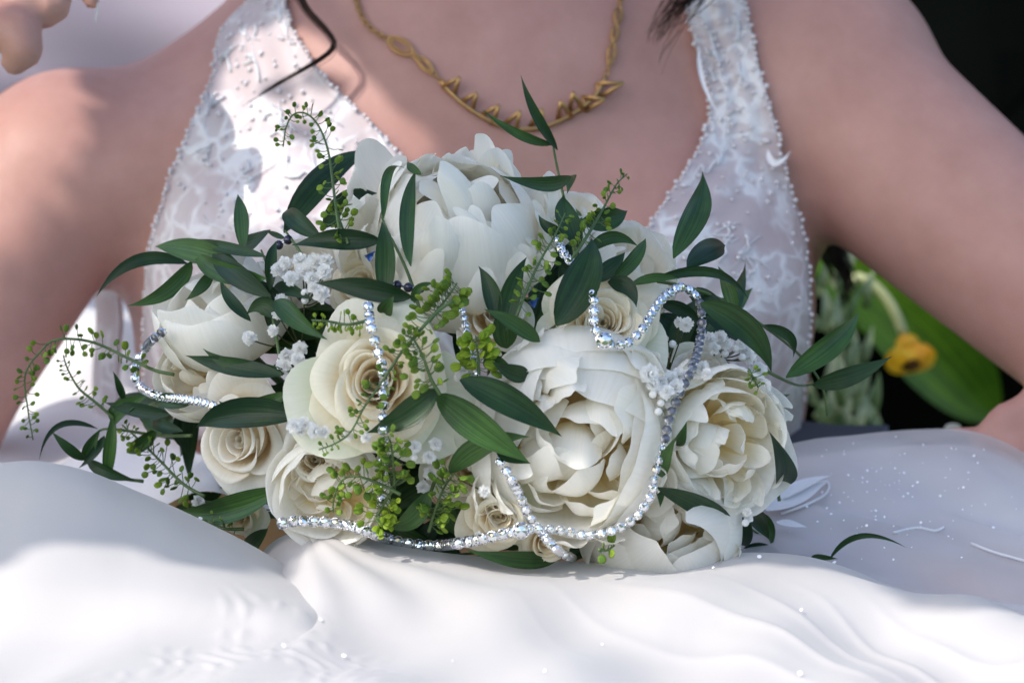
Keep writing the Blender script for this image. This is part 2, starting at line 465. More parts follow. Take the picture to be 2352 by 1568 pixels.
def add_leaf(parent, spec, mat='leaf', rng=random):
    """spec: bx, by, tx, ty, width, bow(px), dY base, dY tip relative to dome, roll"""
    bx, by, tx, ty, wd, bow, d0, d1, roll = (list(spec) + [0] * 9)[:9]
    Yb = dome(bx, by) - d0; Yt = dome(tx, ty) - d1
    if d0 >= 0 and d1 >= 0:
        push = 0.0
        dx, dy = tx - bx, ty - by; ln = math.hypot(dx, dy) or 1
        for q in np.linspace(.15, 1.0, 8):
            cb = 4 * q * (1 - q) * bow
            # bow acts to the left of the base-tip direction on the picture
            x, y = bx + dx * q + dy / ln * cb, by + dy * q - dx / ln * cb
            for sgn in (-.35, 0, .35):
                b_ = bloomY(x - dy / ln * wd * sgn, y + dx / ln * wd * sgn)
                if b_ is not None: push = max(push, (Yb + (Yt - Yb) * q) - (b_ - .004))
        push = min(push, .075)
        Yb -= push * .8; Yt -= push
    B = at(bx, by, Yb); T = at(tx, ty, Yt)
    k = 1 / ppm((Yb + Yt) / 2)
    L = (T - B).length
    V, F, uv = leaf_geo(B, T, wd * k * .95, bow * k, L * rng.uniform(.03, .13), roll + rng.uniform(-14, 14), rng.uniform(-60, 60), rng.uniform(.15, .60), wave=rng.uniform(0, .03))
    return obj('leaf', V, F, M[mat], parent, True, uv)

def line3(pts, off, n=24):
    """layout polyline lying 'off' metres in front of the bouquet dome"""
    P = [(p[0], p[1]) for p in pts]
    C = cr(np.array([(x, y, 0) for x, y in P], float), n)
    return np.array([at(x, y, dome(x, y) - off) for x, y, _ in C])

# ================================================================== PERSON (signed-distance body, one surface)
def smin(a, b, k):
    h = np.clip(0.5 + 0.5 * (b - a) / k, 0, 1)
    return b * (1 - h) + a * h - k * h * (1 - h)

VOX = 0.0052
lo = np.array([-.56, -.02, -.30]); hi = np.array([.66, .52, .66])
dims = ((hi - lo) / VOX).astype(int)
gx = (lo[0] + VOX * np.arange(dims[0])).astype(np.float32)[:, None, None]
gy = (lo[1] + VOX * np.arange(dims[1])).astype(np.float32)[None, :, None]
gz = (lo[2] + VOX * np.arange(dims[2])).astype(np.float32)[None, None, :]
D = np.full(tuple(dims), 1.0, np.float32)

def region(cmin, cmax, pad):
    i0 = np.clip(((np.array(cmin) - pad - lo) / VOX).astype(int), 0, dims - 1)
    i1 = np.clip(((np.array(cmax) + pad - lo) / VOX).astype(int) + 1, 1, dims)
    return tuple(slice(a, b) for a, b in zip(i0, i1))

def sd_cone(a, b, ra, rb, k):
    a = np.array(a); b = np.array(b)
    s = region(np.minimum(a, b), np.maximum(a, b), max(ra, rb) + 0.07)
    X, Y, Z = gx[s[0]], gy[:, s[1]], gz[:, :, s[2]]
    ba = b - a; l2 = ba.dot(ba)
    t = np.clip(((X - a[0]) * ba[0] + (Y - a[1]) * ba[1] + (Z - a[2]) * ba[2]) / l2, 0, 1)
    d = np.sqrt((X - a[0] - t * ba[0]) ** 2 + (Y - a[1] - t * ba[1]) ** 2 + (Z - a[2] - t * ba[2]) ** 2) - (ra + (rb - ra) * t)
    D[s] = smin(D[s], d, k)

def sd_ell(c, r, k):
    c = np.array(c); r = np.array(r)
    s = region(c - r, c + r, 0.07)
    X, Y, Z = gx[s[0]] - c[0], gy[:, s[1]] - c[1], gz[:, :, s[2]] - c[2]
    k0 = np.sqrt((X / r[0]) ** 2 + (Y / r[1]) ** 2 + (Z / r[2]) ** 2)
    k1 = np.sqrt((X / r[0] ** 2) ** 2 + (Y / r[1] ** 2) ** 2 + (Z / r[2] ** 2) ** 2) + 1e-6
    D[s] = smin(D[s], k0 * (k0 - 1) / k1, k)

# torso
sd_ell(at(1090, 520, .335), (.190, .105, .22), .001)
sd_ell(at(1085, 880, .33), (.208, .11, .22), .06)
sd_cone(at(440, 400, .345), at(1720, 300, .345), .070, .074, .05)
sd_ell(at(1080, 330, .30), (.13, .085, .10), .06)
# neck, trapezius, head
sd_cone(at(1120, 150, .365), at(1150, -420, .355), .066, .056, .05)
sd_cone(at(470, 330, .36), at(930, -20, .375), .048, .055, .04)
sd_cone(at(1330, -60, .375), at(1850, 130, .345), .055, .062, .04)
hd = at(1160, -860, .33)
sd_ell(hd, (.074, .095, .115), .03)
sd_ell(hd + Vector((0, -.045, -.065)), (.045, .045, .055), .03)
sd_ell(hd + Vector((0, -.098, -.012)), (.012, .020, .022), .012)
# collar bones
sd_cone(at(1040, 90, .285), at(560, 190, .300), .010, .012, .03)
sd_cone(at(1230, 85, .285), at(1720, 90, .290), .010, .012, .03)
# bust
sd_ell(at(690, 700, .250), (.080, .070, .088), .05)
sd_ell(at(1560, 710, .250), (.080, .070, .088), .05)
# arm on the left of the picture: shoulder, upper arm, forearm back up to the hand
sd_ell(at(170, 400, .315), (.070, .066, .066), .028)
sd_cone(at(470, 330, .275), at(215, 455, .268), .022, .020, .03)
sd_cone(at(120, 420, .300), at(-210, 980, .260), .060, .050, .007)
sd_cone(at(-210, 980, .260), at(-330, 1120, .285), .050, .044, .02)
sd_cone(at(-340, 1110, .300), at(-330, -640, .260), .042, .026, .02)
# arm on the right: raised shoulder, upper arm, forearm back down to the lap
sd_ell(at(1900, 215, .305), (.072, .066, .072), .04)
sd_cone(at(1690, 260, .280), at(1905, 390, .272), .022, .020, .03)
sd_cone(at(1950, 270, .295), at(2640, 860, .170), .066, .050, .008)
sd_cone(at(2640, 860, .170), at(2540, 920, .120), .046, .030, .02)
# hand on the left
K = .002
sd_cone(at(-330, -640, .260), at(-185, -350, .140), .026, .026, .02)
sd_cone(at(-185, -350, .140), at(-125, -40, .136), .026, .020, .02)
sd_cone(at(-110, 62, 0.136), at(40, 72, 0.124), .0140, .0130, .010)
sd_cone(at(40, 72, 0.124), at(56, 112, 0.120), .0130, .0118, K)
sd_cone(at(56, 112, 0.120), at(33, 146, 0.124), .0118, .0085, K)
sd_cone(at(-110, -20, 0.151), at(92, -22, 0.142), .0148, .0140, .008)
sd_cone(at(92, -22, 0.142), at(114, 10, 0.138), .0140, .0125, K)
sd_cone(at(114, 10, 0.138), at(98, 38, 0.146), .0125, .0092, K)
sd_cone(at(-60, -120, 0.156), at(160, -90, 0.146), .012, .010, .008)
sd_cone(at(160, -90, 0.146), at(216, 8, 0.142), .0095, .0058, K)
# hand on the right, resting on the skirt
sd_cone(at(2555, 932, 0.162), at(2415, 962, 0.162), .027, .023, .012)
sd_cone(at(2415, 952, 0.160), at(2315, 974, 0.154), .0165, .0125, .008)
sd_cone(at(2315, 974, 0.154), at(2263, 1016, 0.150), .0135, .0100, K)
sd_cone(at(2405, 1022, 0.147), at(2325, 1052, 0.137), .0120, .0100, .004)
sd_cone(at(2305, 1012, 0.162), at(2215, 988, 0.164), .0062, .0050, K)
sd_cone(at(2215, 988, 0.164), at(2171, 985, 0.166), .0050, .0036, K)

def surface_nets(D, lo, vox):
    ins = D < 0
    nx, ny, nz = D.shape
    c = np.zeros((nx - 1, ny - 1, nz - 1), np.int8)
    sm = np.zeros((nx - 1, ny - 1, nz - 1, 3), np.float32); cnt = np.zeros((nx - 1, ny - 1, nz - 1), np.float32)
    for a in (0, 1):
        for b in (0, 1):
            for e in (0, 1):
                c += ins[a:nx - 1 + a, b:ny - 1 + b, e:nz - 1 + e]
    act = (c > 0) & (c < 8)
    idx = np.argwhere(act)
    P = np.zeros((len(idx), 3)); N = np.zeros(len(idx))
    corners = [(a, b, e) for a in (0, 1) for b in (0, 1) for e in (0, 1)]
    for p in corners:
        for ax in range(3):
            if p[ax] == 1: continue
            q = list(p); q[ax] = 1
            d0 = D[idx[:, 0] + p[0], idx[:, 1] + p[1], idx[:, 2] + p[2]]
            d1 = D[idx[:, 0] + q[0], idx[:, 1] + q[1], idx[:, 2] + q[2]]
            cr_ = (d0 < 0) != (d1 < 0)
            t = np.where(cr_, d0 / np.where(cr_, d0 - d1, 1), 0)
            pos = np.array(p, float)[None] + t[:, None] * np.eye(3)[ax][None]
            P += np.where(cr_[:, None], pos, 0); N += cr_
    V = lo + vox * (idx + P / N[:, None])
    vid = -np.ones(act.shape, np.int64); vid[tuple(idx.T)] = np.arange(len(idx))
    F = []
    for ax in range(3):
        a0 = [slice(1, -1)] * 3; a0[ax] = slice(0, -1)
        A = ins[tuple(slice(0, -1) if i == ax else slice(1, -1) for i in range(3))]
        B = ins[tuple(slice(1, None) if i == ax else slice(1, -1) for i in range(3))]
        e = np.argwhere(A != B)
        base = e + np.array([0 if i == ax else 1 for i in range(3)])
        flip = A[tuple(e.T)]
        u, v = [(1, 2), (2, 0), (0, 1)][ax]
        def cell(du, dv):
            q = base.copy(); q[:, u] -= du; q[:, v] -= dv
            return vid[q[:, 0], q[:, 1], q[:, 2]]
        quad = np.stack([cell(1, 1), cell(0, 1), cell(0, 0), cell(1, 0)], 1)
        quad = np.where(flip[:, None], quad, quad[:, ::-1])
        F.append(quad[(quad >= 0).all(1)])
    return V, np.concatenate(F)

BV, BF = surface_nets(D, lo, VOX)
# light Laplacian smoothing
E = np.concatenate([BF[:, [0, 1]], BF[:, [1, 2]], BF[:, [2, 3]], BF[:, [3, 0]]]); E = np.concatenate([E, E[:, ::-1]])
for it in range(5):
    acc = np.zeros_like(BV); ct = np.bincount(E[:, 0], minlength=len(BV)).astype(float)
    for k in range(3): acc[:, k] = np.bincount(E[:, 0], weights=BV[E[:, 1], k], minlength=len(BV))
    hand = (((BV[:, 0] < -.19) & (BV[:, 1] < .185) & (BV[:, 2] > .12)) | ((BV[:, 0] > .22) & (BV[:, 2] < .0) & (BV[:, 1] < .16))) if it else np.zeros(len(BV), bool)
    BV = BV + (np.where(hand, .12, .5)[:, None]) * (acc / np.maximum(ct, 1)[:, None] - BV)
person = obj('person', BV, BF, M['skin'])
tag(person, 'seated person in a beaded white lace wedding dress with bare shoulders and a deep neckline', 'person')
BVH = BVHTree.FromPolygons([tuple(v) for v in BV], BF.tolist())

def on_body(px, py, off):
    P = at(px, py, 0.3); d = (P - CAMPOS).normalized()
    h = BVH.ray_cast(CAMPOS, d)
    if h[0] is None: return at(px, py, .33), Vector((0, -1, 0))
    n = h[1] if h[1].dot(d) < 0 else -h[1]
    return h[0] + n * off, n

# ------------------------------------------------------------------ bodice panels
def edge_x(E, ys):
    E = np.array(E, float)
    return np.interp(ys, E[:, 1], E[:, 0])

def bodice_panel(outer, inner, y0, y1, nr=70, nc=26, flip=False):
    ys = np.linspace(y0, y1, nr)
    xo = edge_x(outer, ys); xi = edge_x(inner, ys)
    k = np.ones(5) / 5
    xo = np.convolve(np.pad(xo, 2, 'edge'), k, 'valid'); xi = np.convolve(np.pad(xi, 2, 'edge'), k, 'valid')
    P = np.zeros((nr, nc, 3))
    for i in range(nr):
        for j in range(nc):
            s = j / (nc - 1)
            P[i, j] = on_body(xo[i] * (1 - s) + xi[i] * s, ys[i], .004)[0]
    for it in range(6):      # relax depth so that the cloth spans hollows
        Q = P.copy()
        Q[1:-1, :] = (P[:-2, :] + P[2:, :] + 2 * P[1:-1, :]) / 4
        Q[:, 1:-1] = (Q[:, :-2] + Q[:, 2:] + 2 * Q[:, 1:-1]) / 4
        P[..., 1] = np.minimum(P[..., 1] * .5 + Q[..., 1] * .5, P[..., 1] + .0005)
    jj = np.linspace(0, 1, nc)[None, :]; ii = np.linspace(0, 1, nr)[:, None]
    P[..., 1] += .0010 * np.sin(jj * 17 + 5 * np.sin(ii * 6)) * np.sin(jj * math.pi)
    return P

Lout = [(640, -90), (601, 0), (530, 58), (508, 92), (504, 144), (493, 198), (464, 252), (439, 306), (405, 380), (385, 430), (370, 500), (356, 560), (350, 650), (345, 750), (350, 1000)]
Lin = [(700, -90), (654, 0), (677, 76), (712, 132), (755, 188), (830, 260), (897, 324), (943, 396), (1000, 480), (1060, 580), (1085, 700), (1085, 1000)]
Rout = [(1690, -90), (1707, 0), (1729, 72), (1743, 151), (1758, 202), (1786, 295), (1797, 360), (1812, 432), (1826, 511), (1838, 564), (1845, 650), (1848, 750), (1836, 850), (1818, 1000)]
Rin = [(1585, -90), (1570, 0), (1583, 72), (1596, 119), (1628, 202), (1632, 245), (1617, 306), (1585, 378), (1549, 432), (1505, 500), (1430, 620), (1240, 700), (1085, 760), (1085, 1000)]
PL = bodice_panel(Lout, Lin, -85, 1000)
PR = bodice_panel(Rout, Rin, -85, 1000)
rng = random.Random(7)

def panel_obj(P, name):
    nr, nc, _ = P.shape
    o = obj(name, P.reshape(-1, 3), gridF(nr, nc), M['bodice'], person, True, gridUV(nr, nc))
    md = o.modifiers.new('thickness', 'SOLIDIFY'); md.thickness = .0025; md.offset = 0
    return o

def psample(P, s, t):
    nr, nc, _ = P.shape
    fi = min(max(t, 0), 1) * (nr - 1); fj = min(max(s, 0), 1) * (nc - 1)
    i = min(int(fi), nr - 2); j = min(int(fj), nc - 2); a = fi - i; b = fj - j
    return (P[i, j] * (1 - a) * (1 - b) + P[i + 1, j] * a * (1 - b) + P[i, j + 1] * (1 - a) * b + P[i + 1, j + 1] * a * b) + np.array([0, -.003, 0])

for P, nm, dens in ((PL, 'bodice_panel', 1.0), (PR, 'bodice_panel', .8)):
    po = panel_obj(P, nm)
    # beaded edging
    mb = MB()
    for s in (0.0, 1.0):
        L = np.array([psample(P, s, t) for t in np.linspace(0, .92, 400)])
        d = np.r_[0, np.cumsum(np.linalg.norm(np.diff(L, axis=0), axis=1))]
        q = 0.0
        while q < d[-1]:
            i = int(np.searchsorted(d, q)); i = min(i, len(L) - 1)
            r = rng.uniform(.0010, .0018)
            mb.add(ICO[0] * r + L[i] + np.array([rng.uniform(-.0012, .0012), 0, 0]), ICO[1])
            q += rng.uniform(.0028, .0050)
    tag(mb.build('beaded_edging', M['pearl'], po), kind='stuff')
    # embroidered sprigs: raised cords and small satin leaves
    mb = MB()
    for k in range(int(18 * dens)):
        s0, t0 = rng.uniform(.12, .88), rng.uniform(.03, .80)
        a = rng.uniform(0, 6.28); L = rng.uniform(.05, .13)
        pts = []
        for q in np.linspace(0, 1, 9):
            aa = a + q * rng.uniform(-.4, .4) * 3
            pts.append(psample(P, s0 + math.cos(aa) * L * q * 1.6, t0 + math.sin(aa) * L * q * .7))
        pts = cr(np.array(pts), 14)
        V, F = tube(pts, np.linspace(.0009, .0003, 14), 5); mb.add(V, F)
        for q in ():
            B = pts[q]; th = rng.uniform(0, 6.28); ll = rng.uniform(.005, .010)
            T = B + np.array([math.cos(th) * ll, .0, math.sin(th) * ll])
            V, F, _ = leaf_geo(B, T, ll * .40, 0, .0003, 0, 0, .1, 7, 3); mb.add(V, F)
    tag(mb.build('embroidery', M['lace'], po), kind='stuff')
    mb = MB()
    for k in range(int(260 * dens)):
        s0, t0 = rng.uniform(.04, .96), rng.uniform(.0, .85)
        mb.add(ICO[0] * rng.uniform(.0007, .0017) + psample(P, s0, t0), ICO[1])
    tag(mb.build('scattered_beads', M['pearl'], po), kind='stuff')
# loose embroidered petals standing off the right armhole
mb = MB()
for B, T, wd, bw in (((1760, 345), (1826, 340), 16, 30), ((1790, 360), (1822, 352), 10, 10), ((1600, 120), (1640, 300), 10, 16)):
    b = on_body(B[0], B[1], .009)[0]; t_ = on_body(T[0], T[1], .016)[0]
    V, F, _ = leaf_geo(b, t_, wd / 3700, -bw / 3700, .003, 0, 20, .4, 11, 5); obj('applique_petal', V, F, M['lace'], person)

# beaded back edge of the dress below the left arm
Lb = cr(np.array([at(x, y, .37) for x, y in ((236, 560), (262, 640), (276, 720), (272, 800), (268, 900), (280, 1060))]), 40)
Vb = []
for q in Lb: Vb += [q, q + np.array([-.010, .010, 0]), q + np.array([-.018, .022, -.002])]
obj('bodice_back', Vb, gridF(40, 3), M['bodice'], person, True, gridUV(40, 3))
mb = MB()
for q in Lb: mb.add(ICO[0] * .0026 + q, ICO[1])
tag(mb.build('beaded_edging', M['pearl'], person), kind='stuff')

# ------------------------------------------------------------------ skirt (lofted cloth)
def loft(cols, rows, nr, nc, folds=None):
    """rows: list of (py list, Y list) over the layout columns"""
    G = np.array([[tuple(at(x, py, Y)) for x, py, Y in zip(cols, r[0], r[1])] for r in rows])
    A = np.array([cr(G[:, j], nr) for j in range(len(cols))])       # cols x nr
    S = np.array([cr(A[:, i], nc) for i in range(nr)])               # nr x nc
    if folds is not None:
        ii, jj = np.meshgrid(np.linspace(0, 1, nr), np.linspace(0, 1, nc), indexing='ij')
        S = S + folds(ii, jj, S)
    return S

def skirt_obj(name, S, mat, thick=.003):
    nr, nc, _ = S.shape
    o = obj(name, S.reshape(-1, 3), gridF(nr, nc), mat, person, True, gridUV(nr, nc))
    return o

def z3(dz):
    o = np.zeros(dz.shape + (3,)); o[..., 2] = dz; return o

# front of the skirt, right of the crease
def motif(X, Y):
    """raised embroidery worked into the cloth near the crease"""
    o = 0
    for cx, cy, r in ((-.118, -.225, .022), (-.088, -.262, .026), (-.150, -.275, .026), (-.190, -.318, .024), (-.075, -.300, .022)):
        o = o + np.exp(-((X - cx) ** 2 + (Y - cy) ** 2) / r ** 2)
    return .0016 * np.minimum(o, 1) * np.maximum(0, np.sin(X * 330 + 3 * np.sin(Y * 95)) * np.sin(Y * 190 + 2.5 * np.sin(X * 140)))
cols = [560, 620, 680, 760, 900, 1050, 1200, 1320, 1450, 1530, 1620, 1720, 1850, 1950, 2050, 2200, 2420, 2800]
ridge = [1330, 1250, 1223, 1218, 1252, 1274, 1284, 1290, 1288, 1292, 1280, 1270, 1278, 1305, 1345, 1390, 1425, 1470]
off = np.array([.06, .045, .02, 0, 0, 0, 0, 0, 0, 0, 0, 0, 0, .0, .0, .0, 0, 0])
n = len(cols)
def row(py, Y, k=1.0): return (list(np.broadcast_to(py, (n,)).astype(float)), list(np.broadcast_to(Y, (n,)) + off * k))
rid = np.array(ridge, float)
rows = [row(rid + 120, .03), row(rid + 40, -.03), row(rid, -.085), row(rid + 18, -.115), row(rid * .35 + 1400 * .65, -.175, .6), row(1480, -.235, .16), row(1600, -.33, .08), row(1760, -.45, .06), row(1900, -.52, .06)]
def folds_front(i, j, S):
    X, Y = S[..., 0], S[..., 1]
    amp = np.clip((i - .22) / .25, 0, 1)
    d = .011 * np.sin((X * 1.0 + Y * .75) * 44 + 2 * np.sin(Y * 9)) * np.clip((X - .0) / .22, 0, 1) ** 1.3
    d = d + .0035 * np.sin(X * 37 + Y * 21 + 1.3 * np.sin(X * 19)) + .0018 * np.sin(X * 83 - Y * 41)
    f = np.sin((X * 1.0 + Y * .62) * 62 + 2.6 * np.sin(X * 13 + Y * 8) + 1.2 * np.sin(X * 37))
    d = d + .0012 * (1 - np.abs(f)) ** 2 * (1.1 + .9 * np.sin(X * 17 + Y * 29)) * np.clip((X + .02) / .15, 0, 1)
    # gathers running out of the crease
    th = np.arctan2(-(Y + .10), X + .105); rd = np.hypot(X + .105, Y + .10)
    d = d + .0022 * np.sin(th * 17 + 2 * np.sin(rd * 20)) * np.exp(-((rd - .07) / .06) ** 2)
    return z3(d * amp + motif(X, Y))
SF = loft(cols, rows, 190, 320, folds_front)
skirt_obj('skirt_front', SF, M['dress'])

# left knee of the skirt
cols = [-320, -120, 0, 90, 200, 300, 400, 480, 560, 640, 720, 800, 900]
rid = np.array([1110, 1078, 1064, 1060, 1082, 1122, 1164, 1202, 1242, 1288, 1336, 1400, 1480], float)
off = np.array([0, 0, 0, 0, 0, 0, 0, 0, 0, .0, .012, .045, .09])
n = len(cols)
rows = [row(rid + 150, -.02), row(rid + 50, -.07), row(rid, -.115), row(rid + 25, -.140), row(rid * .6 + 1330 * .4 + 30, -.170), row(rid * .2 + 1420 * .8 , -.213, .8), row(1490, -.243, .35), row(1600, -.331, .16), row(1760, -.4505, .1), row(1900, -.5205, .1)]
def folds_left(i, j, S):
    X, Y = S[..., 0], S[..., 1]
    d = .0035 * np.sin(X * 37 + Y * 21 + 1.3 * np.sin(X * 19)) + .0018 * np.sin(X * 83 - Y * 41)
    d = d + .0022 * np.sin((X - Y * .8) * 95 + 2.2 * np.sin(X * 31)) * np.clip((i - .5) / .3, 0, 1)
    return z3(np.clip((i - .25) / .3, 0, 1) * d + motif(X, Y))
SL = loft(cols, rows, 180, 220, folds_left)
skirt_obj('skirt_knee', SL, M['dress'])

# lap on the right: blush lining with sheer tulle over it
cols = [1560, 1700, 1850, 1950, 2040, 2120, 2200, 2270, 2352, 2460, 2700]
far = np.array([1110, 1050, 1012, 1000, 990, 985, 985, 1000, 1035, 1085, 1160], float)
off = np.zeros(len(cols)); n = len(cols)
rows = [row(far + 90, .20), row(far + 25, .165), row(far, .135), row(far + 22, .115), row(far * .6 + 1200 * .4, .075), row(far * .25 + 1260 * .75, .03), row(1330, -.04), row(1430, -.10), row(1560, -.13)]
def folds_right(i, j, S):
    X, Y = S[..., 0], S[..., 1]
    d = .0045 * np.sin((X * .55 + Y * 1.0) * 62 + 1.5 * np.sin(X * 14)) + .0025 * np.sin((X * .8 + Y) * 120)
    return z3(d * np.clip((i - .2) / .2, 0, 1))
SR = loft(cols, rows, 90, 110, folds_right)
skirt_obj('skirt_lining', SR - np.array([0, 0, .009]), M['tulle_lining'])
skirt_obj('tulle_overlay', SR, M['tulle'])
# embroidered satin patches on the tulle
def srf(S, px, py):
    """point of loft S nearest to the layout position"""
    nr, nc, _ = S.shape
    P = S.reshape(-1, 3); d = P - np.array(CAMPOS)
    yv = d[:, 1] * CT - d[:, 2] * ST; zv = d[:, 1] * ST + d[:, 2] * CT
    k = WID / PXW / AX
    X = PXW / 2 + d[:, 0] / yv / k; Yy = PXH / 2 - zv / yv / k
    q = (X - px) ** 2 + (Yy - py) ** 2
    q = q + 1e6 * (np.arange(len(P)) // nc < nr * S_FRONT.get(id(S), .25))
    return P[int(np.argmin(q))] + np.array([0, -.0012, .0016])
S_FRONT = {id(SR): 2.05 / 8, id(SF): 2.02 / 8, id(SL): 2.02 / 9}     # rows before this fraction lie behind the crest of the fold
mb = MB()
for B, T, wd, bw in (((1765, 1190), (1900, 1120), 42, 8), ((1780, 1215), (1850, 1228), 14, -6), ((1790, 1160), (1905, 1105), 18, 10)):
    b = srf(SR, *B) + np.array([0, -.002, .003]); t_ = srf(SR, *T) + np.array([0, -.002, .003]); V, F, _ = leaf_geo(b, t_, wd / 2000, bw / 4200, .001, 0, 0, .1, 13, 7, up=(0, -.4, .9)); mb.add(V, F)
for pts in ( ((1858, 1120), (1900, 1112), (1900, 1140), (1850, 1165), (1790, 1190)),
            ((2050, 1225), (2100, 1218), (2150, 1226), (2170, 1220)), ((2230, 1250), (2280, 1275), (2352, 1290))):
    L = cr(np.array([srf(SR, *p) for p in pts]), 24); V, F = tube(L, .0008, 5); mb.add(V, F)
tag(mb.build('skirt_embroidery', M['lace'], person), kind='stuff')
mb = MB()
for k in range(120):
    px = rng.gauss(2060, 150); py = rng.gauss(1150, 70)
    if px < 1800 or px > 2400 or py < 1010 or py > 1300: continue
    c = srf(SR, px, py) + np.array([0, 0, .0008])
    a = np.linspace(0, 6.28, 7)[:-1]; r = rng.uniform(.0003, .0009); ph = rng.uniform(0, 3)
    nn = Vector((rng.uniform(-.7, .7), rng.uniform(-1, -.2), rng.uniform(.3, 1))).normalized(); q = nn.to_track_quat('Z', 'Y')
    mb.add([np.array(c) + np.array(q @ Vector((math.cos(x) * r, math.sin(x) * r, 0))) for x in a], [[0, 1, 2, 3, 4, 5]])
for k in range(34):
    S = SF if rng.random() < .7 else SL
    i = rng.randrange(30, S.shape[0] - 12); j = rng.randrange(5, S.shape[1] - 5)
    c = S[i, j] + np.array([0, -.001, .0016]); a = np.linspace(0, 6.28, 7)[:-1]; r = rng.uniform(.0006, .0014)
    nn = Vector((rng.uniform(-.7, .7), rng.uniform(-1, -.2), rng.uniform(.3, 1))).normalized(); q = nn.to_track_quat('Z', 'Y')
    mb.add([np.array(c) + np.array(q @ Vector((math.cos(x) * r, math.sin(x) * r, 0))) for x in a], [[0, 1, 2, 3, 4, 5]])
tag(mb.build('sequins', M['sequin'], person, smooth=False), kind='stuff')
# spread train behind on the left
cols = [-500, -250, 0, 150, 300, 450, 650, 900]
n = len(cols); off = np.zeros(n)
rows = [row(480, .95), row(620, .80), row(800, .58), row(960, .40), row(np.array([1000, 1000, 1000, 1020, 1030, 1040, 1050, 1060]), .30), row(np.array([1030, 1030, 1030, 1045, 1055, 1060, 1070, 1080]), .20), row(1110, .10), row(1200, .02)]
def folds_train(i, j, S):
    X, Y = S[..., 0], S[..., 1]
    return z3(.012 * np.sin(X * 31 + Y * 8) + .006 * np.sin(X * 63 - Y * 11))
ST_ = loft(cols, rows, 60, 70, folds_train)
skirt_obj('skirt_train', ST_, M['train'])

# ------------------------------------------------------------------ nails
def nail(B, T, wd, mat, over=0.0):
    b_, nb = on_body(*B, .0004); t_, n_ = on_body(*T, .0004)
    if over: t_ = b_ + (at(T[0], T[1], b_.y) - b_)
    V, F, uv = leaf_geo(b_, t_, wd, 0, .0008, 0, 0, -.25, 9, 5, up=tuple(nb), sharp=.45, belly=.5)
    obj('fingernail', V, F, M[mat], person, True, uv)
nail((224, 4), (219, 52), .0052, 'nail_tip', 1.0)
nail((2208, 980), (2168, 983), .0055, 'nail')

# ------------------------------------------------------------------ hair
hr = random.Random(3)
def lock(pts, n, spread, r0, r1, name='hair_lock', jit=.0015):
    C = cr(np.array(pts, float), 40)
    mb = MB()
    for k in range(n):
        o = np.array([hr.gauss(0, spread), hr.gauss(0, spread), hr.gauss(0, spread)])
        q = np.linspace(0, 1, 40)
        ln = hr.uniform(.72, 1.0); m = max(8, int(40 * ln))
        ph = hr.uniform(0, 6)
        P = C[:m] + o * (1 - .85 * q[:m, None]) + jit * np.stack([np.sin(q[:m] * 7 + ph), np.cos(q[:m] * 5 + ph), np.sin(q[:m] * 6 + 2 * ph)], 1) * q[:m, None]
        V, F = tube(P, np.linspace(r0, r1, m), 4); mb.add(V, F)
    return mb.build(name, M['hair'], person)
lock([at(660, -90, .26), at(700, 10, .225), at(758, 78, .212), at(766, 108, .208), at(735, 138, .206), at(640, 192, .200), at(545, 250, .196)], 26, .0015, .0005, .00010, jit=.0006)
lock([at(1660, -120, .25), at(1590, -30, .225), at(1530, 40, .215), at(1488, 104, .213)], 70, .0080, .0007, .0001, jit=.003)
lock([at(1650, -80, .24), at(1580, 30, .215), at(1530, 110, .213), at(1512, 170, .213)], 8, .0040, .0004, .0001, jit=.002)
lock([at(1890, 470, .46), at(1910, 560, .46), at(1945, 640, .46), at(1935, 700, .46)], 60, .0070, .0009, .0002, jit=.003)
# hair on the head, above the picture
hv, hf = sphereVF((0, 0, 0), 1.0, 24, 16)
hv = hv * np.array([.088, .100, .125]) + np.array(hd + Vector((0, .030, .018)))
obj('hair', hv, hf, M['hair'], person)

# ------------------------------------------------------------------ necklace
neck = empty('necklace', on_body(1190, 290, .004)[0])
tag(neck, 'gold chain necklace with oval links and a row of small triangular spikes', 'necklace')
NI = Matrix.Translation(-neck.location)
def ring_geo(c, ux, uy, a, b, r, n=20, m=6):
    P = [np.array(c) + np.array(ux) * a * math.cos(t) + np.array(uy) * b * math.sin(t) for t in np.linspace(0, 2 * math.pi, n, endpoint=False)]
    P = np.array(P); V = []; F = []
    cc = np.array(c); nz = np.cross(ux, uy)
    for i, p in enumerate(P):
        e = p - cc; e /= np.linalg.norm(e)
        for k in range(m):
            t = 2 * math.pi * k / m; V.append(p + r * (math.cos(t) * e + math.sin(t) * nz))
    for i in range(n):
        for k in range(m):
            F.append([i * m + k, ((i + 1) % n) * m + k, ((i + 1) % n) * m + (k + 1) % m, i * m + (k + 1) % m])
    return np.array(V), F
def nk(name, V, F, smooth=True):
    V = np.asarray(V) - np.array(neck.location)
    return obj(name, V, F, M['gold'], neck, smooth)
def frame2(p, q):
    d = Vector(q) - Vector(p); d.normalize()
    nn = Vector((0, -1, .1)); nn -= d * nn.dot(d); nn.normalize()
    return np.array(d), np.array(nn.cross(d)), np.array(nn)
def chain_path(pts, n):
    C = cr(np.array([(x, y, 0) for x, y in pts], float), n)
    return [on_body(x, y, .0032)[0] for x, y, _ in C]
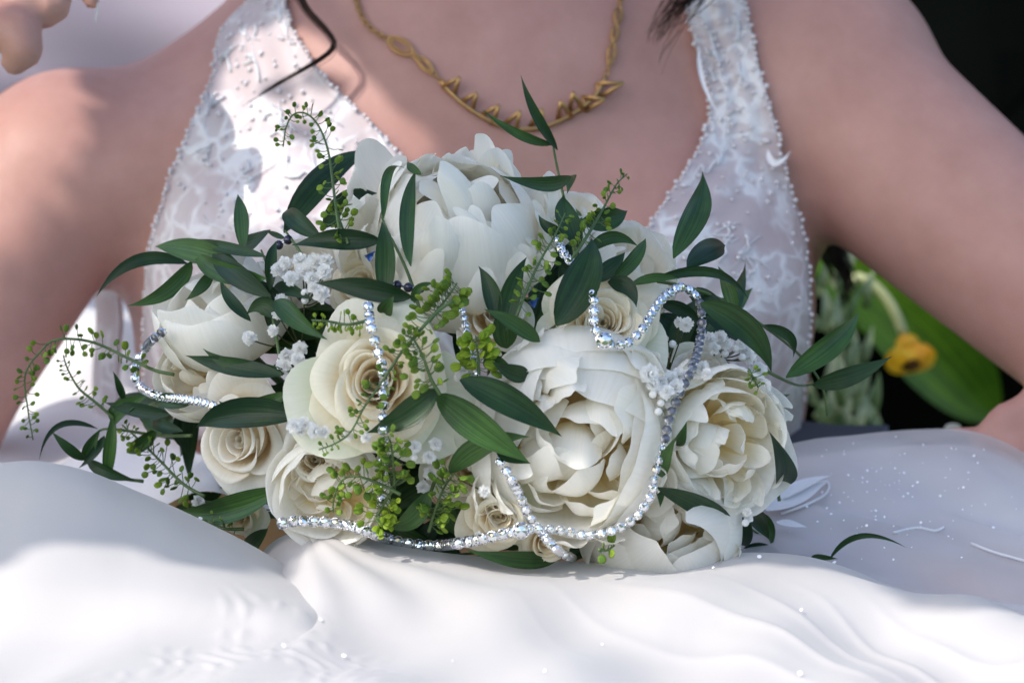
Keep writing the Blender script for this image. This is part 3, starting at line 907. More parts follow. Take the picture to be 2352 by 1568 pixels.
def fine_chain(pts):
    P = chain_path(pts, 90)
    L = [0]
    for i in range(1, 90): L.append(L[-1] + (P[i] - P[i - 1]).length)
    m = max(3, int(L[-1] / .0030)); k = 0
    for i in range(m):
        s = (i + .5) / m * L[-1]; j = min(int(np.searchsorted(L, s)), 89); j = max(j, 1)
        d, sd_, nn = frame2(P[j - 1], P[j])
        if i % 2: sd_, nn = nn, sd_
        V, F = ring_geo(P[j], d, sd_, .0024, .0015, .0006, 10, 5); nk('chain_link', V, F)
fine_chain([(806, -60), (822, 8), (838, 50), (862, 76), (896, 96)])
fine_chain([(1424, -50), (1421, 10), (1419, 24)])
fine_chain([(950, 128), (962, 140)])
fine_chain([(992, 168), (1008, 184), (1022, 198)])
def oval(p, q, b):
    P = on_body(*p, .0035)[0]; Q = on_body(*q, .0035)[0]; c = (P + Q) / 2
    d, sd_, nn = frame2(P, Q); a = (P - Q).length / 2
    V, F = ring_geo(c, d, sd_, a, b, .0010, 24, 6); nk('oval_link', V, F)
    V, F = ring_geo(np.array(c) + nn * .0006, d, sd_, a * .72, b * .55, .0008, 20, 5); nk('oval_link', V, F)
oval((896, 96), (950, 128), .0042)
oval((962, 138), (995, 170), .0026)
oval((1419, 24), (1411, 62), .0024); oval((1411, 66), (1404, 102), .0022); oval((1404, 106), (1396, 150), .0024)
fine_chain([(1398, 142), (1390, 170), (1388, 180)])
base = chain_path([(1014, 190), (1034, 214), (1062, 240), (1094, 262), (1130, 282), (1170, 296), (1210, 298), (1250, 292), (1290, 276), (1330, 252), (1362, 224), (1388, 180)], 60)
V, F = tube([tuple(p) for p in base], .0014, 6); nk('collar_bar', V, F)
spikes = [((1030, 212), (1056, 190)), ((1072, 246), (1094, 224)), ((1118, 276), (1144, 250)), ((1170, 296), (1190, 262)), ((1232, 296), (1238, 258)), ((1296, 274), (1280, 240)), ((1322, 258), (1306, 222)), ((1340, 240), (1378, 238)), ((1372, 210), (1418, 202))]
for (bx, by), (tx, ty) in spikes:
    B = on_body(bx, by, .002)[0]; T = on_body(tx, ty, .010)[0]
    d, sd_, nn = frame2(B, T); w_ = .0042; h_ = .0026
    B = np.array(B); T = np.array(T)
    for sgn in (-1, 1):
        V, F = tube([tuple(B + sd_ * w_ * sgn), tuple((B + sd_ * w_ * sgn) * .45 + T * .55), tuple(T)], [.0015, .0014, .0012], 6); nk('spike_arm', V, F)
    V, F = tube([tuple(B - sd_ * w_), tuple(B + sd_ * w_)], .0012, 6); nk('spike_base', V, F)

# ------------------------------------------------------------------ cloth behind the shoulder on the left
cols = [-500, -200, 0, 150, 300, 450, 600, 800]
n = len(cols); off = np.zeros(n)
rows = [row(-500, .62), row(-200, .60), row(0, .59), row(120, .59), row(240, .60), row(380, .62)]
def folds_lav(i, j, S):
    o = np.zeros(S.shape); o[..., 1] = .012 * np.sin(S[..., 0] * 26 + S[..., 2] * 9) + .006 * np.sin(S[..., 2] * 50 + S[..., 0] * 17); return o
SV = loft(cols, rows, 40, 60, folds_lav)
o = obj('draped_cloth', SV.reshape(-1, 3), gridF(40, 60), M['lavender'], None, True, gridUV(40, 60))
md = o.modifiers.new('thickness', 'SOLIDIFY'); md.thickness = .003
tag(o, 'smooth pale lavender cloth hanging behind the sunlit bare shoulder', 'cloth')

# ================================================================== FLOWERS
def petal_rev(prof, span, phi, ruf=0.0, freq=3.0, notch=0.0, tipdrop=.35, taper=3.0, spiral=.06, nu=11, nv=11, rs=None, zup=0.0, point=0.0):
    rs = rs or np.random.RandomState(0)
    v, u = np.meshgrid(np.linspace(0, 1, nv), np.linspace(-1, 1, nu), indexing='ij')
    ph = rs.uniform(0, 6.28, 4)
    lim = 1 - tipdrop * np.abs(u) ** taper - notch * (.5 + .5 * np.sin(u * freq * 3.1 + ph[0])) + point * np.maximum(0, 1 - np.abs(u) * 2.2) ** 1.5
    v2 = v * lim
    rz = bez(prof, v2)
    r = rz[..., 0]; z = rz[..., 1]
    Rm = max(p[0] for p in prof)
    ang = phi + u * span / 2 * (0.72 + .28 * np.minimum(1, v2 * 2))
    r = r * (1 + spiral * u)
    a = ruf * Rm * v2 ** 2.2
    r = r + a * np.sin(u * freq * 2 + ph[2]) + .5 * a * np.sin(u * freq * 4.7 + ph[3])
    z = z + a * .7 * np.sin(u * freq * 2.7 + ph[1]) + zup * np.abs(u) * v2
    r = r + .012 * Rm * v2 * (np.sin(u * 4.3 + v2 * 3 + ph[0]) * np.sin(v2 * 6.5 + ph[1]) + .6 * np.sin(u * 9 + ph[3]) * v2 ** 3)
    V = np.stack([r * np.cos(ang), r * np.sin(ang), z], -1)
    return V.reshape(-1, 3), gridF(nv, nu), np.stack([(u.ravel() + 1) / 2, v2.ravel()], 1)

def petal_free(L, W, bend, cup, ruf, notch, Mx, nu=9, nv=9, rs=None, freq=3.0):
    """petal growing along local +z, concave side facing -x after bend (<0 curls to -x)"""
    v, u = np.meshgrid(np.linspace(0, 1, nv), np.linspace(-1, 1, nu), indexing='ij')
    ph = rs.uniform(0, 6.28, 4)
    lim = 1 - .34 * np.abs(u) ** 2.4 - notch * (.5 + .5 * np.sin(u * freq * 2.4 + ph[0]))
    v2 = v * lim
    wv = W * (.22 + .78 * np.sin(np.minimum(1, v * 1.05) * math.pi / 2) ** .8)
    xz = bez([(0, 0), (.12 * L, .35 * L), (bend[0] * L, .75 * L), (bend[1] * L, bend[2] * L)], v2)
    x = xz[..., 0] - cup * W * (u ** 2) * (.3 + .7 * v) + ruf * W * v2 ** 2 * (np.sin(u * freq * 2.2 + ph[1]) + .5 * np.sin(u * freq * 5 + ph[2]))
    y = u * wv / 2 * 2 * .5
    z = xz[..., 1] + ruf * W * .5 * v2 ** 2 * np.sin(u * freq * 3 + ph[3])
    V = np.stack([x, y, z], -1).reshape(-1, 3)
    Mn = np.array(Mx)
    V = V @ Mn[:3, :3].T + Mn[:3, 3]
    return V, gridF(nv, nu), np.stack([(u.ravel() + 1) / 2, v2.ravel()], 1)

STEMFOOT = at(1100, 1240, .10)
def flower_root(name, px, py, Y, face, spin, label, cat, group, drop):
    """face: direction the bloom looks to; (px,py,Y) is the centre of the bloom's mouth; drop: height of the mouth above the base"""
    f = Vector(face).normalized()
    q = f.to_track_quat('Z', 'Y') @ Quaternion((0, 0, 1), spin)
    loc = at(px, py, Y) - f * drop
    e = empty(name, loc, q)
    tag(e, label, cat, group)
    # stem to the binding point
    qi = q.inverted()
    a = qi @ (Vector(loc) - Vector(loc)); b = qi @ (STEMFOOT - Vector(loc))
    mid = Vector((0, 0, -.03)) * .6 + b * .3
    P = bez([tuple(a + Vector((0, 0, .004))), tuple(mid), tuple(b)], np.linspace(0, 1, 10))
    V, F = tube(P, .0022, 6)
    obj('stem', V, F, M['stem'], e)
    return e

def rose(px, py, Y, Rr, face, spin, label, seed=0, opened=1.0, n=22, mat='rose', green=3, flat=.62, group='cream roses in the bouquet'):
    rs = np.random.RandomState(seed)
    H = flat * Rr * 1.12
    e = flower_root('rose', px, py, Y, face, spin, label, 'rose', group, H * .85)
    phi = rs.uniform(0, 6.28)
    for i in range(n):
        t = i / (n - 1)
        phi += 2.399 + rs.uniform(-.45, .45)
        rho = Rr * (.10 + .89 * t ** 1.08) * rs.uniform(.88, 1.08)
        h = H * (.74 + .30 * math.sin(math.pi * min(1, t * 1.25)) - .40 * max(0, t - .55) / .45) * rs.uniform(.93, 1.07)
        span = R(235 - 120 * t + rs.uniform(-22, 22))
        fl = opened * min(1, t * 1.5)
        up = [(.04 * Rr, 0), (rho * .95, h * .02), (rho * 1.12, h * .55), (rho * .78, h * .92), (rho * .98, h * 1.05)]
        op = [(.04 * Rr, 0), (rho * .52, -h * .02), (rho * .66, h * .62), (rho * .70, h * 1.06), (rho * 1.06, h * 1.10)]
        prof = [tuple(np.array(p) * (1 - fl) + np.array(q) * fl) for p, q in zip(up, op)]
        # rolled lip, stronger on the outer petals
        prof.append((rho * (1.03 + .20 * fl), h * (1.06 - .24 * fl * rs.uniform(.4, 1.2))))
        mt = M['rose_green'] if i >= n - green else M[mat]
        V, F, uv = petal_rev(prof, span, phi, ruf=.020 + .045 * t, freq=rs.uniform(.9, 1.7), notch=.015, tipdrop=.34, taper=2.6, spiral=rs.uniform(.04, .16) * (1 - .4 * t), nu=19, nv=17, rs=rs, point=rs.uniform(-.02, .09))
        V = V + np.array([rs.uniform(-.05, .05) * Rr * t, rs.uniform(-.05, .05) * Rr * t, 0]) * V[:, 2:3] / H
        # squash the ring of each petal along its own direction, tilt it a little
        sq = 1 - rs.uniform(.0, .30) * (1 - .55 * t); sa = rs.uniform(0, 3.14); ca, sa_ = math.cos(sa), math.sin(sa)
        a_ = V[:, 0] * ca + V[:, 1] * sa_; b_ = (-V[:, 0] * sa_ + V[:, 1] * ca) * sq
        V[:, 0], V[:, 1] = a_ * ca - b_ * sa_, a_ * sa_ + b_ * ca
        V[:, 2] += (V[:, 0] * rs.uniform(-.22, .22) + V[:, 1] * rs.uniform(-.22, .22)) * V[:, 2] / H
        obj('petal', V, F, mt, e, True, uv)
    # closed heart of the rose
    for k in range(4):
        V, F, uv = petal_rev([(.02 * Rr, H * .2), (.10 * Rr, H * .35), (.11 * Rr, H * .6), (.05 * Rr, H * .78), (.07 * Rr, H * .80)], R(230), k * 1.7 + phi, ruf=.03, freq=1.2, tipdrop=.2, spiral=.25, nu=13, nv=9, rs=rs)
        obj('petal', V, F, M[mat], e, True, uv)
    return e

def peony(px, py, Y, Rr, face, spin, label, seed=0, closure=.5, guards=(6, 6), n_in=40, ruffle=.06, inR=.62, inL=.8, group='white peonies in the bouquet', tall=.9, notch=.05, splay=None, tilt_out=48, inW=(.40, .66), incurl=(-.42, .02), low=0):
    """closure 0 = open bowl, 1 = globe closing over the top; splay: world direction in which the guard petals fall open"""
    rs = np.random.RandomState(seed)
    H = Rr * tall
    e = flower_root('peony', px, py, Y, face, spin, label, 'peony', group, H * .75)
    qe = e.rotation_quaternion
    for li, m in enumerate(guards):
        q = li / max(1, len(guards) - 1) if len(guards) > 1 else 1
        ph0 = rs.uniform(0, 6.28)
        for k in range(m):
            phi = ph0 + k * 2 * math.pi / m + rs.uniform(-.25, .25)
            rr = Rr * (.82 + .18 * q) * rs.uniform(.92, 1.06)
            hh = H * (1.08 - .16 * q) * rs.uniform(.86, 1.10)
            c = closure * rs.uniform(.75, 1.15)
            if splay is not None:
                dr = (qe @ Vector((math.cos(phi), math.sin(phi), 0))).dot(Vector(splay).normalized())
                if dr > .35: c = c - .8 * (dr - .35) / .65; hh *= 1 - .2 * (dr - .35); rr *= 1 - .14 * (dr - .35) / .65
            rim = 1.10 - .62 * c * (1.22 - .42 * q)
            prof = [(.06 * Rr, 0), (.80 * rr, -.12 * hh), (1.26 * rr, .28 * hh), (1.16 * rr * (1 - .06 * c), .95 * hh), (rim * rr, hh * (1.0 + .22 * c))]
            if c < .5: prof.append((rim * rr * (1.0 + .10 * (.5 - c)), hh * (1.0 + .05 * c - .1 * (.5 - c))))
            span = 2 * math.pi / m * rs.uniform(1.5, 1.9)
            V, F, uv = petal_rev(prof, span, phi, ruf=ruffle * rs.uniform(.4, 1.0), freq=rs.uniform(.8, 1.8), notch=notch * rs.uniform(.2, 1.0), tipdrop=.42, taper=2.2, spiral=rs.uniform(-.10, .10), nu=23, nv=19, rs=rs)
            obj('petal', V, F, M['peony'], e, True, uv)
    for k in range(n_in):
        t = math.sqrt((k + .5) / n_in)
        ph = k * 2.399 + rs.uniform(-.4, .4)
        rb = Rr * inR * (.06 + .62 * t) * rs.uniform(.85, 1.1)
        tilt = R(-4 + tilt_out * t + rs.uniform(-14, 14))
        L = H * inL * rs.uniform(.82, 1.14) * (1.10 - .20 * t)
        W = Rr * rs.uniform(*inW)
        Mx = Matrix.Rotation(ph, 4, 'Z') @ Matrix.Translation((rb, 0, H * .10)) @ Matrix.Rotation(tilt, 4, 'Y') @ Matrix.Rotation(rs.uniform(-.7, .7), 4, 'Z')
        bend = (rs.uniform(.12, .30), rs.uniform(*incurl), rs.uniform(.74, 1.0))
        V, F, uv = petal_free(L, W, bend, rs.uniform(.12, .40), rs.uniform(.02, .09), rs.uniform(.0, .07), Mx, 15, 13, rs, rs.uniform(1.1, 2.2))
        obj('petal', V, F, M['peony_in'], e, True, uv)
    return e

def mpx(px, Y): return px / ppm(Y)
C0 = (0, -1, .10)
# peonies
peony(1050, 520, -.055, mpx(205, -.03), (.03, -.62, .78), .4, 'large globe shaped white peony at the top of the bouquet under the necklace', 11, closure=.95, guards=(5, 5, 5), n_in=72, ruffle=.05, inR=1.0, inL=1.20, tall=1.20, notch=.06, inW=(.32, .62), tilt_out=44)
peony(1315, 1005, -.135, mpx(232, -.12), (.06, -1, -.02), 1.1, 'big open white peony with smooth round outer petals beside the dark crystal chain', 23, closure=.72, guards=(4, 4, 5), n_in=56, ruffle=.03, inR=1.0, inL=1.28, tall=.72, notch=.03, splay=(-.2, 0, -1), tilt_out=56, inW=(.36, .68))
peony(1655, 1020, -.110, mpx(158, -.08), (.42, -.88, -.10), 2.0, 'ruffled white peony next to the sheer skirt with a dark leaf over it', 37, closure=.12, guards=(5, 6), n_in=64, ruffle=.08, inR=1.0, inL=1.22, tall=.78, notch=.06, splay=(1, 0, -.5), tilt_out=70, inW=(.34, .62))
peony(1530, 1212, -.105, mpx(185, -.08), (.08, -.92, .10), .2, 'half closed white peony low behind the front edge of the skirt', 44, closure=1.05, guards=(4, 5), n_in=26, ruffle=.03, inR=.7, inL=1.05, tall=1.0, notch=.02)
peony(500, 700, -.045, mpx(145, -.02), (-.42, -.34, .80), .9, 'loose white peony with frilled thin petals beside the left beaded armhole', 53, closure=.42, guards=(5, 6), n_in=22, ruffle=.08, inR=.8, inL=1.0, tall=1.2, notch=.07)
peony(450, 850, -.045, mpx(112, -.02), (-.55, -.70, .25), 1.9, 'small white peony just above the curl of crystals', 59, closure=.45, guards=(5, 5), n_in=20, ruffle=.06, inR=.8, inL=.95, tall=1.0, notch=.05)
peony(755, 1130, -.120, mpx(125, -.10), (-.10, -.95, -.22), 2.5, 'white peony with wide lower petals resting on the front crystal strand', 61, closure=.25, guards=(5, 5), n_in=20, ruffle=.05, inR=.8, inL=.8, tall=.8, notch=.04, splay=(-.3, 0, -1))
peony(1445, 600, -.010, mpx(118, 0), (.40, -.50, .74), .5, 'white peony half hidden by leaves behind the upper cream rose', 67, closure=.35, guards=(5, 6), n_in=20, ruffle=.08, inR=.8, inL=.95, tall=1.0, notch=.08)
peony(1315, 490, .020, mpx(78, .02), (.1, -.45, .9), .8, 'small frilly white peony peeking up behind the tall upright leaf stem', 71, closure=.25, guards=(5, 6), n_in=18, ruffle=.10, inR=.8, inL=1.0, tall=1.0, notch=.10)
peony(690, 620, -.030, mpx(92, -.01), (-.1, -.6, .8), 1.4, 'pale white peony beneath the gypsophila puffs and dark beads', 73, closure=.35, guards=(5, 5), n_in=16, ruffle=.06, inR=.8, inL=.9, tall=.9, notch=.06)
# roses
rose(862, 872, -.150, mpx(185, -.13), (-.06, -1, .22), .3, 'large cream rose with greenish outer petals under a vertical crystal strand', 5, n=25, opened=.95, green=4)
rose(1385, 738, -.122, mpx(142, -.1), (.10, -.86, .42), 1.3, 'cream rose with a crystal chain looped through its heart', 9, n=24, opened=.9, green=3)
rose(545, 1010, -.085, mpx(145, -.07), (-.50, -.85, .02), 2.2, 'cream rose turned sideways with two long leaves across it', 15, n=20, opened=.75, green=1, mat='rose_pale')
rose(720, 1055, -.115, mpx(90, -.11), (-.15, -.98, .1), .7, 'small half open ivory rose between the two large cream roses', 17, n=15, opened=.6, green=1, mat='rose_pale')
rose(830, 650, -.065, mpx(90, -.05), (-.30, -.84, .45), 1.7, 'cream rose half covered by crossing leaves below the globe peony', 19, n=17, opened=.7, green=1, mat='rose')
rose(1622, 850, -.070, mpx(92, -.05), (.25, -.84, .50), .9, 'ivory rose bud between crystal chain and gypsophila', 21, n=13, opened=.40, green=1, mat='rose_pale', flat=.8)
rose(1145, 1190, -.135, mpx(92, -.1), (.0, -.95, -.25), .1, 'small cream rose just above the front crystal strand', 25, n=18, opened=.8, green=1)
rose(1255, 1245, -.125, mpx(68, -.09), (.1, -.95, -.25), 1.1, 'tiny cream rose under the crossing crystal strands', 27, n=15, opened=.8, green=1)
rose(1075, 1075, -.110, mpx(95, -.1), (-.1, -1, .05), 2.8, 'cream rose in shade behind the crossing broad leaves', 29, n=16, opened=.7, green=1)
rose(1140, 720, -.080, mpx(95, -.06), (.05, -.80, .5), .6, 'ivory rose tucked under the globe peony among green pods', 31, n=15, opened=.6, green=1, mat='rose_pale')
rose(545, 1190, -.060, mpx(62, -.04), (-.3, -.9, -.2), .6, 'small cream rose low at the left edge under a long leaf', 33, n=12, opened=.6, green=1)

# nearest petal surface in front of the camera at a layout position (so that leaves, sprays and strands lie ON the blooms)
_fv, _ff, _o = [], [], 0
for ob in scene.objects:
    if ob.type == 'MESH' and ob.name.split('.')[0] == 'petal' and ob.parent and ob.parent.name.split('.')[0] in ('rose', 'peony'):
        me = ob.data; p_ = ob.parent
        co = np.empty(len(me.vertices) * 3); me.vertices.foreach_get('co', co); co = co.reshape(-1, 3)
        Rm = np.array(p_.rotation_quaternion.to_matrix())
        _fv.append(co @ Rm.T + np.array(p_.location)); li = np.empty(len(me.loops), np.int32); me.loops.foreach_get('vertex_index', li)
        _ff.append(li.reshape(-1, 4) + _o); _o += len(co)
FLB = BVHTree.FromPolygons(np.concatenate(_fv).tolist(), np.concatenate(_ff).tolist())
def bloomY(px, py, rad=0.0):
    """depth of the nearest petal at the position (None where there is no bloom)"""
    best = None
    for ox, oy in ((0, 0),) if not rad else ((0, 0), (rad, 0), (-rad, 0), (0, rad), (0, -rad)):
        d = (at(px + ox, py + oy, 0.0) - CAMPOS).normalized()
        h = FLB.ray_cast(CAMPOS, d, 2.6)
        if h[0] is not None and (best is None or h[0].y < best): best = h[0].y
    return best
def frontY(px, py, off, rad=12):
    b = bloomY(px, py, rad); dd = dome(px, py) - off
    return dd if b is None else min(dd, b - .004)

# ================================================================== FOLIAGE
lr = random.Random(12)
def sprig(label, stems, leaves, group='ruscus sprigs in the bouquet', front=.018, mat='leaf', srad=.0011):
    x0, y0 = stems[0][0]
    e = empty('ruscus_sprig', (0, 0, 0))
    tag(e, label, 'leaf sprig', group)
    for st in stems:
        P = line3(st, front * .8, 26)
        V, F = tube(P, np.linspace(srad, srad * .55, 26), 6)
        obj('stem', V, F, M['stem'], e)
    for lf in leaves:
        lf = list(lf) + [0] * (9 - len(lf))
        lf[6] += front; lf[7] += front * 1.3
        add_leaf(e, lf, mat, lr)
    return e

sprig('leafy sprig fanning out over the loose white peony with sharp dark leaves', [[(650, 860), (632, 760), (620, 680), (616, 620), (600, 575)]],
      [(545, 602, 356, 566, 58, -6), (612, 640, 446, 571, 50, 26), (612, 590, 457, 549, 30, 6), (622, 680, 488, 582, 56, 6, -.006), (560, 575, 546, 446, 38, -4), (619, 668, 637, 551, 30, 5),
       (636, 733, 566, 722, 46, -26), (576, 738, 504, 639, 30, 8), (627, 664, 722, 690, 36, 8, -.01), (632, 690, 752, 780, 50, -4, -.008), (622, 760, 592, 640, 50, -22, -.012)])
sprig('drooping sprig with two long curled leaves past the left beaded armhole', [[(560, 640), (500, 610), (440, 602)]],
      [(440, 600, 292, 702, 42, 26), (432, 606, 221, 682, 34, -44), (486, 622, 425, 690, 30, 8)])
sprig('pair of dark leaves lying across the lower edge of the loose peony', [[(700, 880), (660, 850), (630, 838)]],
      [(650, 862, 426, 816, 46, 4), (655, 850, 466, 800, 40, 20, -.006), (662, 900, 502, 920, 54, 36), (690, 955, 450, 982, 74, -22)])
sprig('spreading leaf cluster at the low left edge with a thin arching blade', [[(440, 1000), (360, 1000), (300, 990), (240, 985), (215, 1000)], [(330, 1105), (270, 1095), (205, 1060)]],
      [(392, 950, 241, 924, 36, 4), (286, 920, 259, 852, 20, -3), (255, 968, 350, 902, 46, 6), (440, 926, 356, 928, 40, -8), (330, 935, 372, 1002, 58, 8), (246, 1102, 261, 930, 34, -4), (224, 984, 90, 1058, 15, -48),
       (200, 1056, 118, 990, 28, 4), (198, 1060, 232, 985, 32, 6), (200, 1056, 312, 1102, 32, -8), (240, 1000, 180, 1075, 22, 8), (360, 985, 290, 1040, 36, 5), (420, 990, 352, 965, 30, 6)])
sprig('long dark leaf low on the left over the sideways rose', [[(720, 1110), (660, 1122), (640, 1122)]], [(645, 1122, 403, 1170, 66, 24), (615, 1214, 600, 1280, 40, -26), (520, 1180, 440, 1190, 34, 8, -.01)])
sprig('group of broad leaves crossing between the large rose and the open peony', [[(1060, 860), (1030, 900), (1000, 960), (1010, 1080)]],
      [(1004, 892, 842, 994, 66, 12, .012, .008), (1000, 906, 1216, 1062, 82, -2, .004, .004), (1056, 872, 1290, 1002, 74, 10, .02, .016), (1032, 1088, 1217, 1003, 58, 30, .02, .02), (1140, 1028, 1219, 1064, 34, -4, .012, .012)])
sprig('dark curled leaves under the pods above the front crystal strand', [[(1000, 1100), (985, 1140), (960, 1200)]],
      [(985, 1128, 888, 1210, 52, 22), (905, 1215, 1000, 1246, 40, -4, -.01), (1005, 1190, 935, 1262, 44, 10, -.014), (1010, 1150, 1080, 1240, 46, -8, -.02)])
sprig('pair of dark leaves lying flat on the front edge of the skirt', [[(1180, 1275), (1120, 1268), (1040, 1274)]], [(1282, 1280, 1070, 1262, 44, 12), (1180, 1278, 1032, 1278, 36, 12, .004)])
sprig('twisted leaf standing against the dark crystal chain on the right', [[(1515, 1140), (1524, 1100)]], [(1522, 1096, 1556, 1000, 36, 12), (1548, 1020, 1577, 966, 28, -8), (1508, 1118, 1678, 1260, 56, 36), (1330 + 180, 1115, 1516, 1165, 22, 4, -.01)])
sprig('dark leaf laid over the ruffled peony near the sheer skirt', [[(1790, 1150), (1786, 1120)]], [(1786, 1122, 1766, 990, 54, -22, .02, .02)])
sprig('dark leaf clump under the ruffled peony at the right foot of the bouquet', [[(1640, 1180), (1700, 1200), (1750, 1230)]],
      [(1700, 1250, 1712, 1160, 60, 6), (1702, 1276, 1792, 1268, 34, 12), (1742, 1176, 1772, 1256, 32, 10), (1640, 1172, 1690, 1168, 14, 2), (1720, 1180, 1768, 1240, 46, 6, -.01)])
sprig('single thin curved leaf lying loose on the skirt', [[(1868, 1284), (1915, 1282)]], [(1862, 1286, 1925, 1283, 18, 6), (1905, 1285, 2083, 1258, 15, 44)], front=.06)
sprig('wide upright leaves behind the tall pod spray on the lace bodice', [[(720, 640), (690, 580), (655, 530)]],
      [(652, 535, 858, 344, 66, 26, -.03, -.04), (738, 545, 658, 482, 48, 6), (742, 525, 868, 444, 54, 20, -.02, -.03), (622, 528, 548, 530, 44, 36, -.02, -.02), (655, 548, 610, 530, 14, 0, -.02, -.02)])
sprig('slender stem with long dark leaves in front of the globe peony', [[(970, 730), (945, 650), (925, 600), (890, 530), (878, 500)]],
      [(876, 552, 670, 563, 52, -4, .01, .01), (948, 682, 724, 650, 54, -4, .012, .012), (884, 690, 877, 508, 50, -6, .012, .012), (944, 612, 957, 388, 38, 14, .02, .02), (880, 508, 932, 388, 24, 26, .02, .02), (968, 402, 934, 374, 20, 2, 0, 0),
       (950, 700, 1000, 650, 22, 18, .014, .014), (880, 720, 905, 680, 40, 0, 0, 0)])
sprig('three upright leaves between the globe peony and the looped rose', [[(1240, 790), (1180, 760), (1140, 735)]],
      [(1140, 735, 1099, 611, 44, -10, .012, .012), (1160, 760, 1210, 590, 52, 12, .012, .012), (1240, 785, 1112, 710, 40, -6, .012, .012), (1165, 800, 1158, 700, 60, 4, -.005, -.005), (1110, 830, 1180, 850, 40, 4, .0, .0), (1215, 862, 1130, 830, 44, 6, .002, .004)])
sprig('one broad glossy leaf hanging over the looped cream rose', [[(1180, 830), (1230, 780), (1276, 748)], [(1278, 752), (1300, 764), (1304, 772)]], [(1277, 748, 1359, 547, 92, -18, .02, .02)])
sprig('tall thin stem with two narrow leaves rising in front of the necklace', [[(1330, 640), (1310, 520), (1294, 450), (1281, 390), (1272, 345), (1272, 330)]],
      [(1281, 345, 1196, 172, 26, 10, .0, .0), (1271, 332, 1106, 250, 24, 16, 0, 0), (1312, 406, 1148, 403, 38, 20, 0, 0), (1299, 408, 1302, 446, 32, 10, 0, 0), (1330, 570, 1294, 448, 58, 10, 0, 0), (1336, 506, 1441, 484, 56, -10, -.01, -.01), (1296, 535, 1237, 493, 28, 12, 0, 0)])
sprig('fan of pointed leaves behind the looped rose on the upper right', [[(1340, 700), (1360, 640), (1352, 580)]],
      [(1351, 582, 1466, 566, 34, 26), (1402, 648, 1483, 547, 36, -8), (1362, 646, 1436, 579, 42, -4), (1396, 648, 1462, 706, 44, 20), (1340, 640, 1310, 560, 40, 4, -.02, -.02)])
sprig('long trailing stem reaching out past the bodice with two pale green leaves at its end', [[(1448, 655), (1490, 645), (1560, 655), (1640, 680), (1710, 720), (1770, 760), (1820, 800), (1860, 840), (1890, 890), (1900, 955)], [(1740, 840), (1780, 862), (1830, 884), (1866, 883)]],
      [(1547, 594, 1613, 393, 62, -16), (1578, 618, 1666, 563, 60, 6), (1490, 648, 1720, 689, 26, 44), (1448, 655, 1562, 640, 24, 8), (1690, 718, 1649, 611, 36, -4), (1517, 698, 1612, 742, 34, 10), (1608, 696, 1772, 855, 66, 30), (1618, 728, 1712, 792, 44, 8),
       (1754, 746, 1821, 823, 26, 24), (1805, 867, 1974, 716, 58, -12, .01, .0), (1866, 885, 2049, 818, 48, -10, .01, .0), (1600, 660, 1680, 770, 34, 10, -.01, -.01)])
# dark filling leaves between the blooms, deep in the bouquet
filler = []
fr = random.Random(31)
spots = [(650, 780), (700, 720), (640, 900), (700, 700), (1180, 820), (1100, 780), (990, 1060), (960, 1120), (1010, 1010), (880, 1190), (1050, 930), (1560, 900), (1500, 900), (1580, 760), (1650, 720), (1320, 620), (1280, 560), (760, 780), (600, 1060), (420, 990), (380, 960), (480, 1150), (900, 720), (1200, 1240), (1000, 1250), (1420, 1220), (1700, 960), (1130, 1120), (930, 1020), (1260, 700)]
fe = empty('ruscus_sprig', (0, 0, 0)); tag(fe, 'deep dark green leaves filling the gaps between the blooms', 'leaf sprig', 'ruscus sprigs in the bouquet')
for (x, y) in spots:
    for q in range(3):
        a = fr.uniform(0, 6.28); L = fr.uniform(60, 120)
        bx, by = x + fr.uniform(-25, 25), y + fr.uniform(-25, 25)
        add_leaf(fe, (bx - math.cos(a) * L, by - math.sin(a) * L, bx + math.cos(a) * L, by + math.sin(a) * L, fr.uniform(46, 70), fr.uniform(-14, 14), -.045 - .015 * q, -.04 - .015 * q, fr.uniform(-30, 30)), 'leaf', fr)
V, F = tube(bez([at(1060, 850, -.03), at(1080, 1000, .0), STEMFOOT], np.linspace(0, 1, 10)), .003, 6); obj('stem', V, F, M['stem'], fe)

# ------------------------------------------------------------------ pennycress sprays
def pod_mesh(name, mat):
    V, F = [], []
    n = 14
    for ring, (rr, zz) in enumerate(((0, .16), (.55, .13), (.92, .05), (.92, -.05), (.55, -.13), (0, -.16))):
        for k in range(n):
            a = 2 * math.pi * k / n
            q = rr * (1 - .16 * math.exp(-((a - math.pi / 2) / .35) ** 2)) * (1 + .04 * math.cos(2 * a))
            V.append((q * math.cos(a) * .86, q * math.sin(a) + 0.0, zz))
    for i in range(5):
        for k in range(n): F.append([i * n + k, i * n + (k + 1) % n, (i + 1) * n + (k + 1) % n, (i + 1) * n + k][::-1])
    V = np.array(V)
    return mesh_from(name, V, F, mat, True, np.stack([V[:, 0] * .5 + .5, V[:, 1] * .5 + .5], 1))
def line3f(pts, off, n):
    C = cr(np.array([(x, y, 0) for x, y in pts], float), n)
    Y = np.array([frontY(x, y, off, 22) - .006 for x, y, _ in C])
    Y = np.array([Y[max(0, i - 4):i + 5].min() for i in range(n)])
    Y = np.convolve(np.pad(Y, 5, 'edge'), np.ones(11) / 11, 'valid')
    return np.array([at(x, y, q) for (x, y, _), q in zip(C, Y)])
PODS = {k: pod_mesh('pod', M[k]) for k in ('pod', 'pod_bright')}
pr = random.Random(77)
